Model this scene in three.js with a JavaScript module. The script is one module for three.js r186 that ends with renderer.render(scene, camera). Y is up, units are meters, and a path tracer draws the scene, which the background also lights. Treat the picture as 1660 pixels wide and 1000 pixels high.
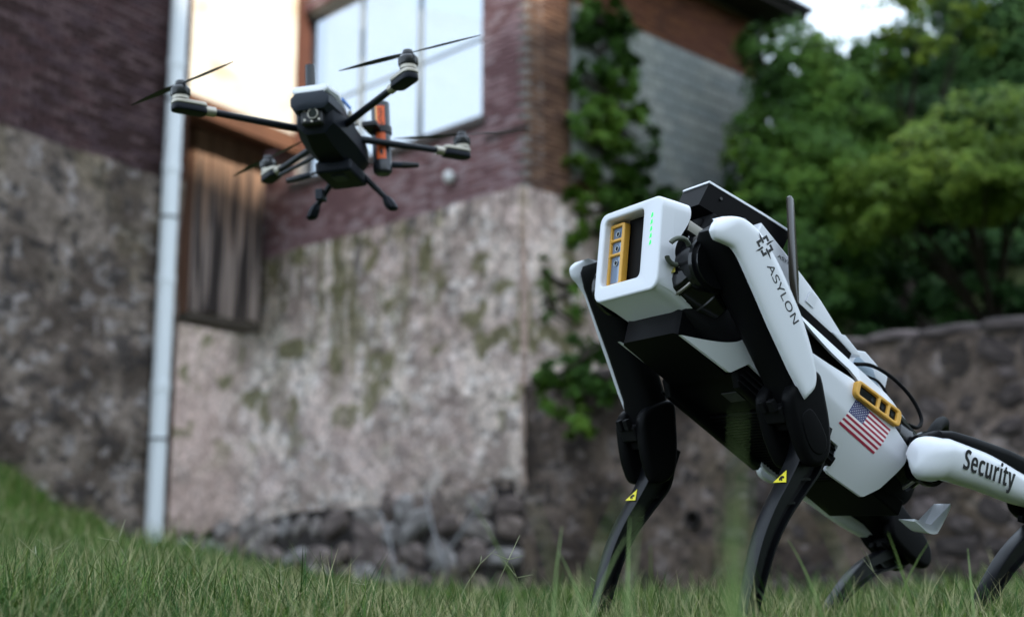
import * as THREE from 'three';
import { mergeGeometries, toCreasedNormals as creasedNormals } from 'three/addons/utils/BufferGeometryUtils.js';
import { RoundedBoxGeometry } from 'three/addons/geometries/RoundedBoxGeometry.js';
import { TextGeometry } from 'three/addons/geometries/TextGeometry.js';
import { FontLoader } from 'three/addons/loaders/FontLoader.js';

// ---------------------------------------------------------------- camera, sky, sun, exposure
const scene = new THREE.Scene();
const EYE = 0.172, PITCH = Math.atan(0.177), FPX = 2000;            // lens of 2000 px on a 1660 x 1000 frame
const camera = new THREE.PerspectiveCamera(2 * Math.atan(500 / FPX) * 180 / Math.PI, 1024 / 616, 0.05, 600);
camera.filmGauge = 36;
camera.position.set(0, EYE, 0);
camera.rotation.set(PITCH, 0, 0);
camera.focus = 2.02;
camera.userData.fStop = 2.6;
const SUN_EL = 14 * Math.PI / 180;
const SUN = new THREE.Vector3(0.6 * Math.cos(SUN_EL), Math.sin(SUN_EL), 0.8 * Math.cos(SUN_EL));
const renderer = new THREE.WebGLRenderer({ antialias: true });
renderer.toneMapping = THREE.LinearToneMapping;
renderer.toneMappingExposure = 2.0;
renderer.shadowMap.enabled = true;
{ // clear evening sky: pale at the horizon, blue overhead, brighter round the sun
  const W = 512, H = 256, d = new Float32Array(W * H * 4);
  for (let j = 0; j < H; j++) for (let i = 0; i < W; i++) {
    const el = ((j + 0.5) / H - 0.5) * Math.PI, az = ((i + 0.5) / W - 0.5) * 2 * Math.PI;
    const x = Math.cos(el) * Math.cos(az), y = Math.sin(el), z = Math.cos(el) * Math.sin(az);
    const t = Math.pow(Math.max(0, y), 0.55), s = Math.max(0, x * SUN.x + y * SUN.y + z * SUN.z);
    const glow = 0.25 * Math.pow(s, 4);
    const o = (j * W + i) * 4;
    d[o] = 0.96 + (0.76 - 0.96) * t + glow * 1.1;
    d[o + 1] = 1.17 + (0.9 - 1.17) * t + glow;
    d[o + 2] = 1.37 + (1.1 - 1.37) * t + glow * 0.85;
    d[o + 3] = 1;
  }
  const sky = new THREE.DataTexture(d, W, H, THREE.RGBAFormat, THREE.FloatType);
  sky.mapping = THREE.EquirectangularReflectionMapping;
  sky.magFilter = THREE.LinearFilter;
  sky.needsUpdate = true;
  scene.background = sky;
  scene.environment = sky;
}
const sun = new THREE.DirectionalLight(new THREE.Color(1, 0.91, 0.78), 3.2);
sun.target.position.set(0, 2, -12);
sun.position.copy(SUN).multiplyScalar(90).add(sun.target.position);
sun.castShadow = true;
sun.shadow.mapSize.set(2048, 2048);
Object.assign(sun.shadow.camera, { left: -30, right: 30, top: 30, bottom: -30, near: 1, far: 160 });
scene.add(sun, sun.target);

// ---------------------------------------------------------------- helpers
function rng(seed) { let a = seed | 0; return () => { a = (a + 0x6d2b79f5) | 0; let t = Math.imul(a ^ (a >>> 15), 1 | a); t = (t + Math.imul(t ^ (t >>> 7), 61 | t)) ^ t; return ((t ^ (t >>> 14)) >>> 0) / 4294967296; }; }
const lerp = (a, b, t) => a + (b - a) * t, clamp = (x, a = 0, b = 1) => Math.min(b, Math.max(a, x));
const smooth = (a, b, x) => { const t = clamp((x - a) / (b - a)); return t * t * (3 - 2 * t); };
function h3(x, y, s) { let h = Math.imul(x, 374761393) ^ Math.imul(y, 668265263) ^ Math.imul(s, 2147483647 ^ 974634777); h = Math.imul(h ^ (h >>> 13), 1274126177); return ((h ^ (h >>> 16)) >>> 0) / 4294967296; }
function vnoise(x, y, s) { const i = Math.floor(x), j = Math.floor(y), u = x - i, v = y - j, a = u * u * (3 - 2 * u), b = v * v * (3 - 2 * v); return lerp(lerp(h3(i, j, s), h3(i + 1, j, s), a), lerp(h3(i, j + 1, s), h3(i + 1, j + 1, s), a), b); }
function fbm(x, y, s, n = 4) { let r = 0, a = 0.5, t = 0; for (let k = 0; k < n; k++) { r += a * vnoise(x, y, s + k); t += a; a *= 0.5; x *= 2.03; y *= 2.03; } return r / t; }
const lin = (r, g, b) => new THREE.Color().setRGB(r, g, b);
const srgb = (r, g, b) => new THREE.Color().setRGB(r / 255, g / 255, b / 255, THREE.SRGBColorSpace);
function dataTex(w, h, fn, colour = true) {                          // fn(u, v) -> [r, g, b] in 0..255
  const d = new Uint8Array(w * h * 4);
  for (let j = 0; j < h; j++) for (let i = 0; i < w; i++) { const c = fn((i + 0.5) / w, (j + 0.5) / h), o = (j * w + i) * 4; d[o] = clamp(c[0], 0, 255); d[o + 1] = clamp(c[1], 0, 255); d[o + 2] = clamp(c[2], 0, 255); d[o + 3] = 255; }
  const t = new THREE.DataTexture(d, w, h);
  t.magFilter = THREE.LinearFilter; t.wrapS = t.wrapT = THREE.RepeatWrapping; t.needsUpdate = true;
  if (colour) t.colorSpace = THREE.SRGBColorSpace;
  return t;
}
function canvasTex(w, h, draw) { const c = document.createElement('canvas'); c.width = w; c.height = h; draw(c.getContext('2d'), w, h); const t = new THREE.CanvasTexture(c); t.colorSpace = THREE.SRGBColorSpace; return t; }
const std = (color, roughness = 0.7, o = {}) => new THREE.MeshStandardMaterial({ color, roughness, side: THREE.DoubleSide, ...o });
const phy = (color, roughness = 0.5, o = {}) => new THREE.MeshPhysicalMaterial({ color, roughness, side: THREE.DoubleSide, ...o });
const used = new Map();
function numbered(n) { const k = used.get(n) ?? 0; used.set(n, k + 1); return k ? n + '_' + String(k).padStart(3, '0') : n; }
function mesh(name, geo, mat, parent) { const m = new THREE.Mesh(geo, mat); m.name = parent ? name : numbered(name); m.castShadow = m.receiveShadow = true; (parent ?? scene).add(m); return m; }
function tag(o, label, category, group) { Object.assign(o.userData, { label, category }); if (group) o.userData.group = group; return o; }
function structure(o) { o.userData.kind = 'structure'; return o; }
function thing(name, label, category, group) { const g = new THREE.Group(); g.name = numbered(name); scene.add(g); return tag(g, label, category, group); }
function part(name, parent) { const g = new THREE.Group(); g.name = name; parent.add(g); return g; }
function merge(list) { return mergeGeometries(list.map((g) => { const n = g.index ? g.toNonIndexed() : g; for (const k of Object.keys(n.attributes)) if (!['position', 'normal', 'uv'].includes(k)) n.deleteAttribute(k); if (!n.attributes.uv) n.setAttribute('uv', new THREE.BufferAttribute(new Float32Array(n.attributes.position.count * 2), 2)); return n; })); }
function box(x0, x1, y0, y1, z0, z1, r = 0) { const w = x1 - x0, h = y1 - y0, d = z1 - z0, g = r ? new RoundedBoxGeometry(w, h, d, 3, Math.min(r, w / 2.01, h / 2.01, d / 2.01)) : new THREE.BoxGeometry(w, h, d); return g.translate((x0 + x1) / 2, (y0 + y1) / 2, (z0 + z1) / 2); }
function toCreasedNormals(g, a) { const n = creasedNormals(g.scale(500, 500, 500), a); return n.scale(1 / 500, 1 / 500, 1 / 500); }   // the addon welds points closer than a centimetre
const V = (x, y, z) => new THREE.Vector3(x, y, z);
function rod(a, b, r0, r1 = r0, n = 14) { const A = V(...a), B = V(...b), L = A.distanceTo(B), g = new THREE.CylinderGeometry(r1, r0, L, n); g.translate(0, L / 2, 0); g.applyQuaternion(new THREE.Quaternion().setFromUnitVectors(V(0, 1, 0), B.clone().sub(A).normalize())); return g.translate(A.x, A.y, A.z); }
function tube(pts, r, n = 40, m = 8) { return new THREE.TubeGeometry(new THREE.CatmullRomCurve3(pts.map((p) => V(...p))), n, r, m, false); }
function outline(pts, curved = false) { if (!curved) return new THREE.Shape(pts.map((p) => new THREE.Vector2(...p))); const c = new THREE.CatmullRomCurve3(pts.map((p) => V(p[0], p[1], 0)), true, 'centripetal'); return new THREE.Shape(c.getPoints(pts.length * 8).slice(0, -1).map((p) => new THREE.Vector2(p.x, p.y))); }
// a plate whose outline lies in the (x, z) plane, between y0 and y1, with rounded edges
function plate(pts, y0, y1, bevel = 0.003, curved = false, seg = 4) {
  const s = Array.isArray(pts) ? outline(pts, curved) : pts, d = y1 - y0, b = Math.min(bevel, d / 2.01);
  let g = new THREE.ExtrudeGeometry(s, { depth: d - 2 * b, bevelEnabled: b > 0, bevelSize: b, bevelThickness: b, bevelOffset: -b, bevelSegments: seg, curveSegments: 10 });
  g = g.translate(0, 0, b).rotateX(Math.PI / 2).translate(0, y1, 0);
  return toCreasedNormals(g, 0.7);
}
// surface over rings of points; each ring closed
function loft(rings, caps = true, crease = 0.75) {
  const n = rings[0].length, p = [], idx = [];
  for (const r of rings) for (const q of r) p.push(...q);
  for (let i = 0; i < rings.length - 1; i++) for (let j = 0; j < n; j++) { const a = i * n + j, b = i * n + (j + 1) % n, c = a + n, d = b + n; idx.push(a, b, d, a, d, c); }
  if (caps) for (const [k, f] of [[0, 1], [rings.length - 1, 0]]) { const c = p.length / 3, r = rings[k]; p.push(...[0, 1, 2].map((q) => r.reduce((s, v) => s + v[q], 0) / n)); for (let j = 0; j < n; j++) { const a = k * n + j, b = k * n + (j + 1) % n; f ? idx.push(c, b, a) : idx.push(c, a, b); } }
  const g = new THREE.BufferGeometry(); g.setAttribute('position', new THREE.Float32BufferAttribute(p, 3)); g.setIndex(idx);
  return toCreasedNormals(g, crease);
}
function ring(n, fn) { return Array.from({ length: n }, (_, i) => fn(i / n * 2 * Math.PI)); }
const sup = (t, e) => [Math.sign(Math.cos(t)) * Math.abs(Math.cos(t)) ** e, Math.sign(Math.sin(t)) * Math.abs(Math.sin(t)) ** e];
function grid(nu, nv, fn, uvf) { const p = [], uv = [], idx = []; for (let j = 0; j <= nv; j++) for (let i = 0; i <= nu; i++) { p.push(...fn(i / nu, j / nv)); uv.push(...(uvf ? uvf(i / nu, j / nv) : [i / nu, j / nv])); } for (let j = 0; j < nv; j++) for (let i = 0; i < nu; i++) { const a = j * (nu + 1) + i, b = a + 1, c = a + nu + 1, d = c + 1; idx.push(a, b, d, a, d, c); } const g = new THREE.BufferGeometry(); g.setAttribute('position', new THREE.Float32BufferAttribute(p, 3)); g.setAttribute('uv', new THREE.Float32BufferAttribute(uv, 2)); g.setIndex(idx); g.computeVertexNormals(); return g; }
function mirrorY(g) { const m = g.index ? g.toNonIndexed() : g.clone(), p = m.attributes.position, n = m.attributes.normal; for (let i = 0; i < p.count; i++) { p.setY(i, -p.getY(i)); n?.setY(i, -n.getY(i)); } for (const a of Object.values(m.attributes)) for (let i = 0; i < a.count; i += 3) for (let k = 0; k < a.itemSize; k++) { const t = a.array[(i + 1) * a.itemSize + k]; a.array[(i + 1) * a.itemSize + k] = a.array[(i + 2) * a.itemSize + k]; a.array[(i + 2) * a.itemSize + k] = t; } return m; }
const CP = Math.cos(PITCH), SP = Math.sin(PITCH);
// the point on the sight line of photo pixel (px, py) that lies `depth` metres in front of the lens
function at(px, py, depth) { const x = (px - 830) / FPX * depth, u = (500 - py) / FPX * depth; return V(x, EYE + u * CP + depth * SP, u * SP - depth * CP); }
function toPx(p) { const y = p.y - EYE, d = -p.z * CP + y * SP; return [830 + FPX * p.x / d, 500 - FPX * (y * CP + p.z * SP) / d, d]; }
const font = await new FontLoader().loadAsync('fonts/droid/droid_sans_regular.typeface.json');
const fontBold = await new FontLoader().loadAsync('fonts/droid/droid_sans_bold.typeface.json');
// ---------------------------------------------------------------- ground
const FAR = [[-0.9, 1.9], [-0.55, 1.6], [-0.415, 0.66], [-0.35, 0.16], [-0.29, -0.2], [-0.24, -0.4], [-0.18, -0.55], [-0.08, -0.7], [0.1, -0.7], [0.5, -0.62], [1.2, -0.6]];
function farHeight(a) { if (a <= FAR[0][0]) return FAR[0][1]; for (let i = 1; i < FAR.length; i++) if (a < FAR[i][0]) return lerp(FAR[i - 1][1], FAR[i][1], smooth(FAR[i - 1][0], FAR[i][0], a)); return FAR[FAR.length - 1][1]; }
function groundY(x, z) {
  const d = Math.max(0.3, -z), a = clamp(x / Math.max(d, 1.2), -1, 1.2);
  const fh = farHeight(a), k = smooth(-0.12, -0.26, a);
  let y = lerp(fh * clamp((d - 2.1) / 10.5), fh * smooth(3.2, 12.5, d), k);
  y += 0.12 * k * smooth(4, 9, d) * (fbm(x * 1.1 + 4, z * 1.1, 13, 3) - 0.5);
  y += 0.03 * (fbm(x * 0.9 + 40, z * 0.9 + 9, 3, 3) - 0.5) * (1 + d * 0.12);
  if (z > 0) y += 0.0;
  return y;
}
const soilTex = dataTex(512, 512, (u, v) => { const n = fbm(u * 24, v * 24, 5, 5), m = fbm(u * 6 + 3, v * 6, 15, 3); return [lerp(34, 70, n) + 14 * m, lerp(44, 78, n) + 12 * m, lerp(20, 38, n)]; });
{
  const g = new THREE.PlaneGeometry(1, 1, 180, 180), p = g.attributes.position, uv = g.attributes.uv;
  for (let i = 0; i < p.count; i++) { const s = p.getX(i) * 2, t = p.getY(i) * 2, x = Math.sign(s) * (Math.abs(s) * 9 + Math.abs(s) ** 5 * 200), z = -9 + Math.sign(t) * (Math.abs(t) * 12 + Math.abs(t) ** 6 * 200); p.setXYZ(i, x, groundY(x, z), z); uv.setXY(i, x / 2, z / 2); }
  g.computeVertexNormals();
  structure(mesh('ground', g, std(0xffffff, 1, { map: soilTex })));
}
{ // wooded ridge behind the camera, towards the low sun: it keeps the yard in shade
  const n = 400, m = 10, g = grid(n, m, (u, v) => { const s = Math.sign(u - 0.5) * (Math.abs(u - 0.5) * 80 + Math.abs(u - 0.5) ** 3 * 720), w = (v - 0.5) * 70, q = 62 + w, crest = 26.0 + 3.0 * (smooth(9.6, 12, s) * (1 - 1.15 * smooth(14.5, 18, s)) + smooth(6, 4.2, s)), h = crest * Math.max(0, 1 - Math.abs(v - 0.5) * 2) ** 0.8 * (0.99 + 0.02 * fbm(u * 60, v * 3, 77, 4)) - 0.6; return [0.6 * q + 0.8 * s, h, 0.8 * q - 0.6 * s]; });
  structure(mesh('hill', g, std(lin(0.05, 0.075, 0.035), 1)));
}

// ---------------------------------------------------------------- walls: planes in plan, u along the wall, v up, w out of it
const yAxis = V(0, 1, 0);
function frame(ox, oz, dx, dz) { const L = Math.hypot(dx, dz), U = V(dx / L, 0, dz / L); let N = V(-U.z, 0, U.x); if (N.z < 0) N.negate(); return { O: V(ox, 0, oz), U, N, at: (u, v, w = 0) => V(ox, v, oz).addScaledVector(U, u).addScaledVector(N, w) }; }
function placeOn(o, F, u, v, w) { const p = F.at(u, v, w); o.position.copy(p); o.quaternion.setFromRotationMatrix(new THREE.Matrix4().makeBasis(F.U.clone().multiplyScalar(F.flip ? -1 : 1), yAxis, F.N)); return o; }
function wallGroup(name, F, label, category) { const g = thing(name, label, category); F.flip = F.U.clone().cross(yAxis).dot(F.N) < 0; g.userData.F = undefined; delete g.userData.F; g.position.copy(F.O); g.quaternion.setFromRotationMatrix(new THREE.Matrix4().makeBasis(F.U.clone().multiplyScalar(F.flip ? -1 : 1), yAxis, F.N)); F.s = F.flip ? -1 : 1; return g; }
// local coordinates of a wall group: x = u * F.s, y = v, z = w
const CORNER = [0.152, -15.2];
const FW2 = frame(...CORNER, -0.69, -0.724), FW3 = frame(...CORNER, 0.715, -0.70), FW1 = frame(-4.2, -15.05, -0.514, 0.858), FRW = frame(...CORNER, 0.69, 0.724);
FW3.N.set(FW3.U.z, 0, -FW3.U.x); if (FW3.N.x < 0) FW3.N.negate();

function boxUV(F, u0, u1, v0, v1, w0, w1) { const a = Math.min(u0 * F.s, u1 * F.s), b = Math.max(u0 * F.s, u1 * F.s); return box(a, b, v0, v1, w0, w1); }
function inRects(u, v, rects) { return rects.some((r) => u > r[0] && u < r[1] && v > r[2] && v < r[3]); }
const brickShapes = (() => { const r = rng(5); return Array.from({ length: 5 }, () => { const g = new RoundedBoxGeometry(0.214, 0.066, 0.09, 1, 0.004), p = g.attributes.position; const j = Array.from({ length: 8 }, () => [(r() - 0.5) * 0.006, (r() - 0.5) * 0.006, (r() - 0.5) * 0.008]); for (let i = 0; i < p.count; i++) { const k = (p.getX(i) > 0) + 2 * (p.getY(i) > 0) + 4 * (p.getZ(i) > 0); p.setXYZ(i, p.getX(i) + j[k][0], p.getY(i) + j[k][1], p.getZ(i) + j[k][2]); } return g; }); })();
const grainTex = dataTex(256, 256, (u, v) => { const n = fbm(u * 40, v * 40, 51, 4), m = fbm(u * 9, v * 9, 61, 3), s = 190 + 60 * (n - 0.5) + 70 * (m - 0.5); return [s, s, s]; });
// rows of bricks: the 300 that show largest as parts, the rest joined as one part
function bricks(g, F, areas, holes, tones, seed, bw = 0.224, bh = 0.076, w = 0) {
  const r = rng(seed), mats = tones.map((c) => std(c, 0.95, { map: grainTex })), all = [];
  for (const [u0, u1, v0, v1] of areas) for (let k = 0, v = v0; v + bh <= v1 + 0.001; k++, v += bh) for (let u = u0 + (k % 2 ? 0 : bw / 2); u < u1 - 0.03; u += bw) {
    let a = Math.max(u0, u), b = Math.min(u1, u + bw);
    for (const h of holes) if (v + bh / 2 > h[2] && v + bh / 2 < h[3]) { if (a < h[0] && b > h[0]) b = h[0]; else if (a < h[1] && b > h[1]) a = h[1]; }
    if (b - a < 0.03 || inRects((a + b) / 2, v + bh / 2, holes)) continue;
    const P = F.at((a + b) / 2, v + bh / 2, w), [px, py, d] = toPx(P);
    const t = fbm(u * 1.1 + seed, v * 1.6, seed, 3), m = Math.floor(clamp((t - 0.5) * 1.8 + 0.5 + (r() - 0.5) * 0.75) * tones.length * 0.999);
    all.push({ u: (a + b) / 2 * F.s, v: v + bh / 2, s: (b - a) / bw, w: w + (r() - 0.5) * 0.008, d, vis: px > -20 && px < 1680 && py > -10 && py < 1010, m, k: Math.floor(r() * 5), rz: (r() - 0.5) * 0.012 });
  }
  all.sort((a, b) => (b.vis - a.vis) || a.d - b.d);
  for (const b of all.slice(0, 300)) { const o = mesh('brick', brickShapes[b.k], mats[b.m], g); o.position.set(b.u, b.v, b.w - 0.035); o.scale.set(b.s, 1, 1); o.rotation.z = b.rz; }
  const rest = all.slice(300), M = new THREE.Matrix4();
  for (let m = 0; m < mats.length; m++) { const l = rest.filter((b) => b.m === m); if (!l.length) continue; const im = new THREE.InstancedMesh(brickShapes[m % 5], mats[m], l.length); im.name = 'brick_mass'; im.userData.kind = 'stuff'; im.castShadow = im.receiveShadow = true; l.forEach((b, i) => im.setMatrixAt(i, M.makeScale(b.s, 1, 1).setPosition(b.u, b.v, b.w - 0.035))); g.add(im); }
}
// weathered lime render over rubble: uneven sheet with stains
function renderSheet(g, F, name, u0, u1, vLow, v1, mat, amp, seed, nu = 220, nv = 120, wBase = 0.03, holes = []) {
  const geo = grid(nu, nv, (a, b) => { const u = lerp(u0, u1, a), lo = vLow(u), v = lerp(lo, v1, b); const e = Math.min(1, b * 14); return [u * F.s, v, wBase + amp * (fbm(u * 1.6 + seed, v * 1.6, seed, 5) - 0.5) * 2 * 1.0 + amp * 0.5 * (fbm(u * 7, v * 7, seed + 9, 3) - 0.5) - (1 - e) * 0.04]; }, (a, b) => { const u = lerp(u0, u1, a), v = lerp(vLow(u), v1, b); return [u / 9, v / 4.5]; });
  if (holes.length) { const p = geo.attributes.position, keep = []; for (let i = 0; i < geo.index.count; i += 3) { const t = [0, 1, 2].map((k) => geo.index.getX(i + k)); if (!holes.some(([u, v, R]) => t.some((k) => Math.hypot(p.getX(k) - u * F.s, p.getY(k) - v) < R))) keep.push(...t); } geo.setIndex(keep); }
  return mesh(name, geo, mat, g);
}
const spot = (x, lo, hi) => smooth(lo, hi, x);
// --- stone render of the wall with the window: pale, moss streaks below the brickwork, flaked patches
function mix3(a, b, t) { return [lerp(a[0], b[0], t), lerp(a[1], b[1], t), lerp(a[2], b[2], t)]; }
const renderPale = dataTex(2000, 1000, (U, Vv) => {
  const u = U * 9, v = Vv * 4.5;
  let c = mix3([168, 149, 140], [222, 203, 192], spot(fbm(u * 2.4, v * 2.0, 21, 6), 0.34, 0.64));
  c = mix3(c, [236, 226, 221], 0.6 * spot(fbm(u * 6.2 + 9, v * 8.4, 23, 4), 0.53, 0.66));
  c = mix3(c, [120, 109, 105], 0.62 * spot(fbm(u * 7 + 3, v * 9.5 + 7, 25, 4), 0.57, 0.7));
  c = mix3(c, [196, 170, 162], 0.5 * spot(fbm(u * 0.8 + 31, v * 0.9, 27, 3), 0.5, 0.7));
  c = mix3(c, [186, 156, 142], 0.55 * smooth(5.6, 7.4, u));
  const run = fbm(u * 5.5, v * 0.55 + 2, 33, 4), reach = smooth(1.4, 4.4, v + 1.6 * (fbm(u * 1.3, 3, 35, 2) - 0.5));
  const mossy = smooth(0.9, 2.4, u) * (1 - 0.75 * smooth(5.0, 5.8, u)) * smooth(0.36, 0.6, fbm(u * 0.9 + 5, v * 0.7, 36, 3) + 0.1 * smooth(2.5, 4.2, u));
  c = mix3(c, [104, 98, 68], 0.9 * spot(run, 0.44, 0.66) * reach * mossy);
  c = mix3(c, [104, 99, 66], 0.8 * spot(fbm(u * 2.6 + 11, v * 2.8, 37, 4), 0.57, 0.68) * smooth(0.8, 2.2, v));
  c = mix3(c, [66, 62, 60], 0.7 * spot(fbm(u * 7, v * 1.1, 39, 4), 0.56, 0.7) * smooth(3.3, 4.35, v));
  const f = 0.74 + 0.52 * fbm(u * 22, v * 20, 41, 3);
  return [c[0] * f, c[1] * f, c[2] * f];
});
const renderBump = dataTex(1024, 512, (U, Vv) => { const u = U * 9, v = Vv * 4.5, s = 255 * (0.45 * fbm(u * 5, v * 5, 43, 4) + 0.35 * fbm(u * 18, v * 18, 45, 3) + 0.2 * fbm(u * 45, v * 45, 46, 2)); return [s, s, s]; }, false);
const renderDark = dataTex(1600, 800, (U, Vv) => {
  const u = U * 9, v = Vv * 4.5;
  let c = mix3([80, 69, 62], [130, 117, 108], spot(fbm(u * 2.2, v * 2.0, 121, 5), 0.3, 0.7));
  c = mix3(c, [172, 165, 166], 0.6 * spot(fbm(u * 6 + 9, v * 8, 123, 4), 0.58, 0.72));
  c = mix3(c, [50, 45, 44], 0.7 * spot(fbm(u * 7 + 3, v * 9 + 7, 125, 4), 0.56, 0.7));
  c = mix3(c, [104, 92, 66], 0.35 * spot(fbm(u * 1.4 + 31, v * 1.4, 127, 3), 0.5, 0.7));
  const f = 0.72 + 0.56 * fbm(u * 22, v * 20, 141, 3);
  return [c[0] * f, c[1] * f, c[2] * f];
});
const MpaleRender = std(0xffffff, 0.96, { map: renderPale, bumpMap: renderBump, bumpScale: 0.05 });
const MfootRender = std(srgb(206, 202, 200), 0.96, { map: renderPale, bumpMap: renderBump, bumpScale: 0.06 }), MbrownRender = std(srgb(204, 196, 192), 0.96, { map: renderDark, bumpMap: renderBump, bumpScale: 0.04 });
const MdarkRender = std(0xffffff, 0.96, { map: renderDark, bumpMap: renderBump, bumpScale: 0.05 });
const Mmortar = std(srgb(176, 166, 160), 1, { map: grainTex }), MmortarDark = std(srgb(66, 58, 56), 1, { map: grainTex });
// irregular rubble stone
function stoneGeo(r, w, h, d) { const g = new THREE.IcosahedronGeometry(1, 2), p = g.attributes.position, s = r() * 50; for (let i = 0; i < p.count; i++) { const x = p.getX(i), y = p.getY(i), z = p.getZ(i), k = 0.82 + 0.4 * fbm(x * 1.3 + s, y * 1.3 + z * 1.7, 7, 3); const [a, b] = [Math.sign(x) * Math.abs(x) ** 0.62, Math.sign(y) * Math.abs(y) ** 0.62]; p.setXYZ(i, a * k * w / 2, b * k * h / 2, z * k * d / 2); } return toCreasedNormals(g, 0.55); }
const stoneShapes = (() => { const r = rng(91); return Array.from({ length: 14 }, () => stoneGeo(r, 1, 1, 1)); })();
const stoneTex = dataTex(256, 256, (u, v) => { const n = fbm(u * 14, v * 14, 71, 5), m = fbm(u * 4, v * 4, 75, 3), s = 140 + 150 * (n - 0.5) + 130 * (m - 0.5); return [s + 6, s, s - 2]; });
const stoneMats = [[164, 155, 152], [140, 131, 128], [122, 113, 110], [184, 175, 172], [134, 124, 118]].map((c) => std(srgb(...c.map((x) => Math.min(255, x * 1.6))), 0.95, { map: stoneTex, bumpMap: stoneTex, bumpScale: 0.01 }));
const brownStones = [[106, 98, 96], [92, 84, 82], [124, 115, 114], [98, 89, 84], [86, 79, 77]].map((c) => std(srgb(...c.map((x) => x * 1.35)), 0.95, { map: stoneTex, bumpMap: stoneTex, bumpScale: 0.01 }));
function rubble(g, F, u0, u1, vLow, vHigh, rows, seed, size, w = 0.02, wild = 0, mats = stoneMats) {
  const r = rng(seed); let n = 0;
  for (let v = vLow; v < vHigh(u0) || v < vHigh(u1); v += rows) for (let u = u0; u < u1;) {
    const L = size * lerp(0.6, 1.5, r()), h = rows * lerp(0.75, 1.2, r());
    if (v + h * 0.6 < vHigh(u) && n < 300) { const o = mesh('stone', stoneShapes[Math.floor(r() * 14)], mats[Math.min(4, Math.floor(r() * 5))], g); o.position.set((u + L / 2) * F.s, v + h / 2 + (r() - 0.5) * (0.05 + 0.1 * wild), w + (r() - 0.5) * (0.05 + 0.03 * wild)); o.scale.set(L * 1.02, h * (1.06 + 0.5 * wild * (r() - 0.4)), 0.22); o.rotation.z = (r() - 0.5) * (0.3 + 0.9 * wild); n++; }
    u += L;
  }
}

// ---------------------------------------------------------------- building with the big window
const STONE_TOP = 4.44;
const WIN = [0.82, 5.26, 5.56, 8.38];
{
  const g = wallGroup('brick_building', FW2, 'old brick building with a large window above a pale stained stone base', 'building'), F = FW2;
  const core = [[0, 8.9, STONE_TOP, WIN[2]], [0, WIN[0], WIN[2], 8.6], [WIN[1], 8.9, WIN[2], 8.6], [WIN[0], WIN[1], WIN[3], 8.6]].map(([a, b, c, d]) => boxUV(F, a, b, c, d, -0.36, -0.012));
  mesh('wall', merge(core), Mmortar, g);
  bricks(g, F, [[0.005, 8.85, STONE_TOP, 8.6]], [[WIN[0] - 0.02, WIN[1] + 0.02, WIN[2] - 0.1, WIN[3]]], [srgb(158, 116, 119), srgb(182, 140, 143), srgb(200, 162, 165), srgb(214, 184, 187), srgb(170, 124, 124)], 11);
  mesh('stone_base', boxUV(F, 0.02, 8.95, -1.2, STONE_TOP - 0.004, -0.4, -0.03), MmortarDark, g);
  const low = (u) => 0.78 - 0.092 * u + 0.16 * (fbm(u * 1.7, 4, 61, 3) - 0.5) - (u < 0.12 ? 0.2 : 0);
  renderSheet(g, F, 'stone_render', -0.07, 8.95, low, STONE_TOP, MpaleRender, 0.07, 17, 240, 120, 0.055);
  rubble(g, F, 0.05, 8.6, -1.0, (u) => low(u) + 0.02, 0.32, 23, 0.52, -0.06, 1);
  renderSheet(g, F, 'footing_mortar', 0.02, 8.9, () => -1.1, 0.9, MfootRender, 0.12, 47, 260, 60, -0.06);
  mesh('end_wall', boxUV(F, 8.94, 14, -1.2, 8.6, -0.4, 0.0), std(srgb(176, 160, 150), 0.95, { map: stoneTex }), g);
  // sill and string course
  mesh('window_sill', boxUV(F, WIN[0] - 0.1, WIN[1] + 0.06, WIN[2] - 0.1, WIN[2], -0.2, 0.07), std(srgb(92, 84, 82), 0.9), g);
  mesh('string_course', boxUV(F, -0.03, WIN[0] - 0.1, WIN[2] - 0.36, WIN[2] - 0.29, -0.05, 0.03), std(srgb(66, 52, 50), 0.9), g);
  // window: frame, mullions, panes
  const fm = std(srgb(150, 158, 162), 0.5), glass = phy(lin(0.66, 0.69, 0.72), 0.02, { transmission: 1, thickness: 0, ior: 1.45 });
  const cols = [WIN[0], 2.3, 3.72, WIN[1]], bars = [6.76];
  const win = part('window', g);
  mesh('window_frame', merge([boxUV(F, WIN[0], WIN[0] + 0.05, WIN[2], WIN[3], -0.2, -0.1), boxUV(F, WIN[1] - 0.05, WIN[1], WIN[2], WIN[3], -0.2, -0.1), boxUV(F, WIN[0] + 0.05, WIN[1] - 0.05, WIN[3] - 0.06, WIN[3], -0.2, -0.1), boxUV(F, WIN[0] + 0.05, WIN[1] - 0.05, WIN[2], WIN[2] + 0.05, -0.2, -0.1)]), std(srgb(128, 130, 132), 0.6), win);
  for (const c of cols.slice(1, 3)) mesh('mullion', boxUV(F, c - 0.03, c + 0.03, WIN[2] + 0.05, WIN[3] - 0.06, -0.18, -0.12), fm, win);
  for (let i = 0; i < 3; i++) for (const [a, b] of [[WIN[2] + 0.05, bars[0] - 0.016], [bars[0] + 0.016, WIN[3] - 0.06]]) mesh('pane', boxUV(F, cols[i] + (i ? 0.03 : 0.05), cols[i + 1] - (i < 2 ? 0.03 : 0.05), a, b, -0.152, -0.148), glass, win);
  for (let i = 0; i < 3; i++) mesh('transom', boxUV(F, cols[i] + (i ? 0.03 : 0.05), cols[i + 1] - (i < 2 ? 0.03 : 0.05), bars[0] - 0.016, bars[0] + 0.016, -0.17, -0.13), fm, win);
}
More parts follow.
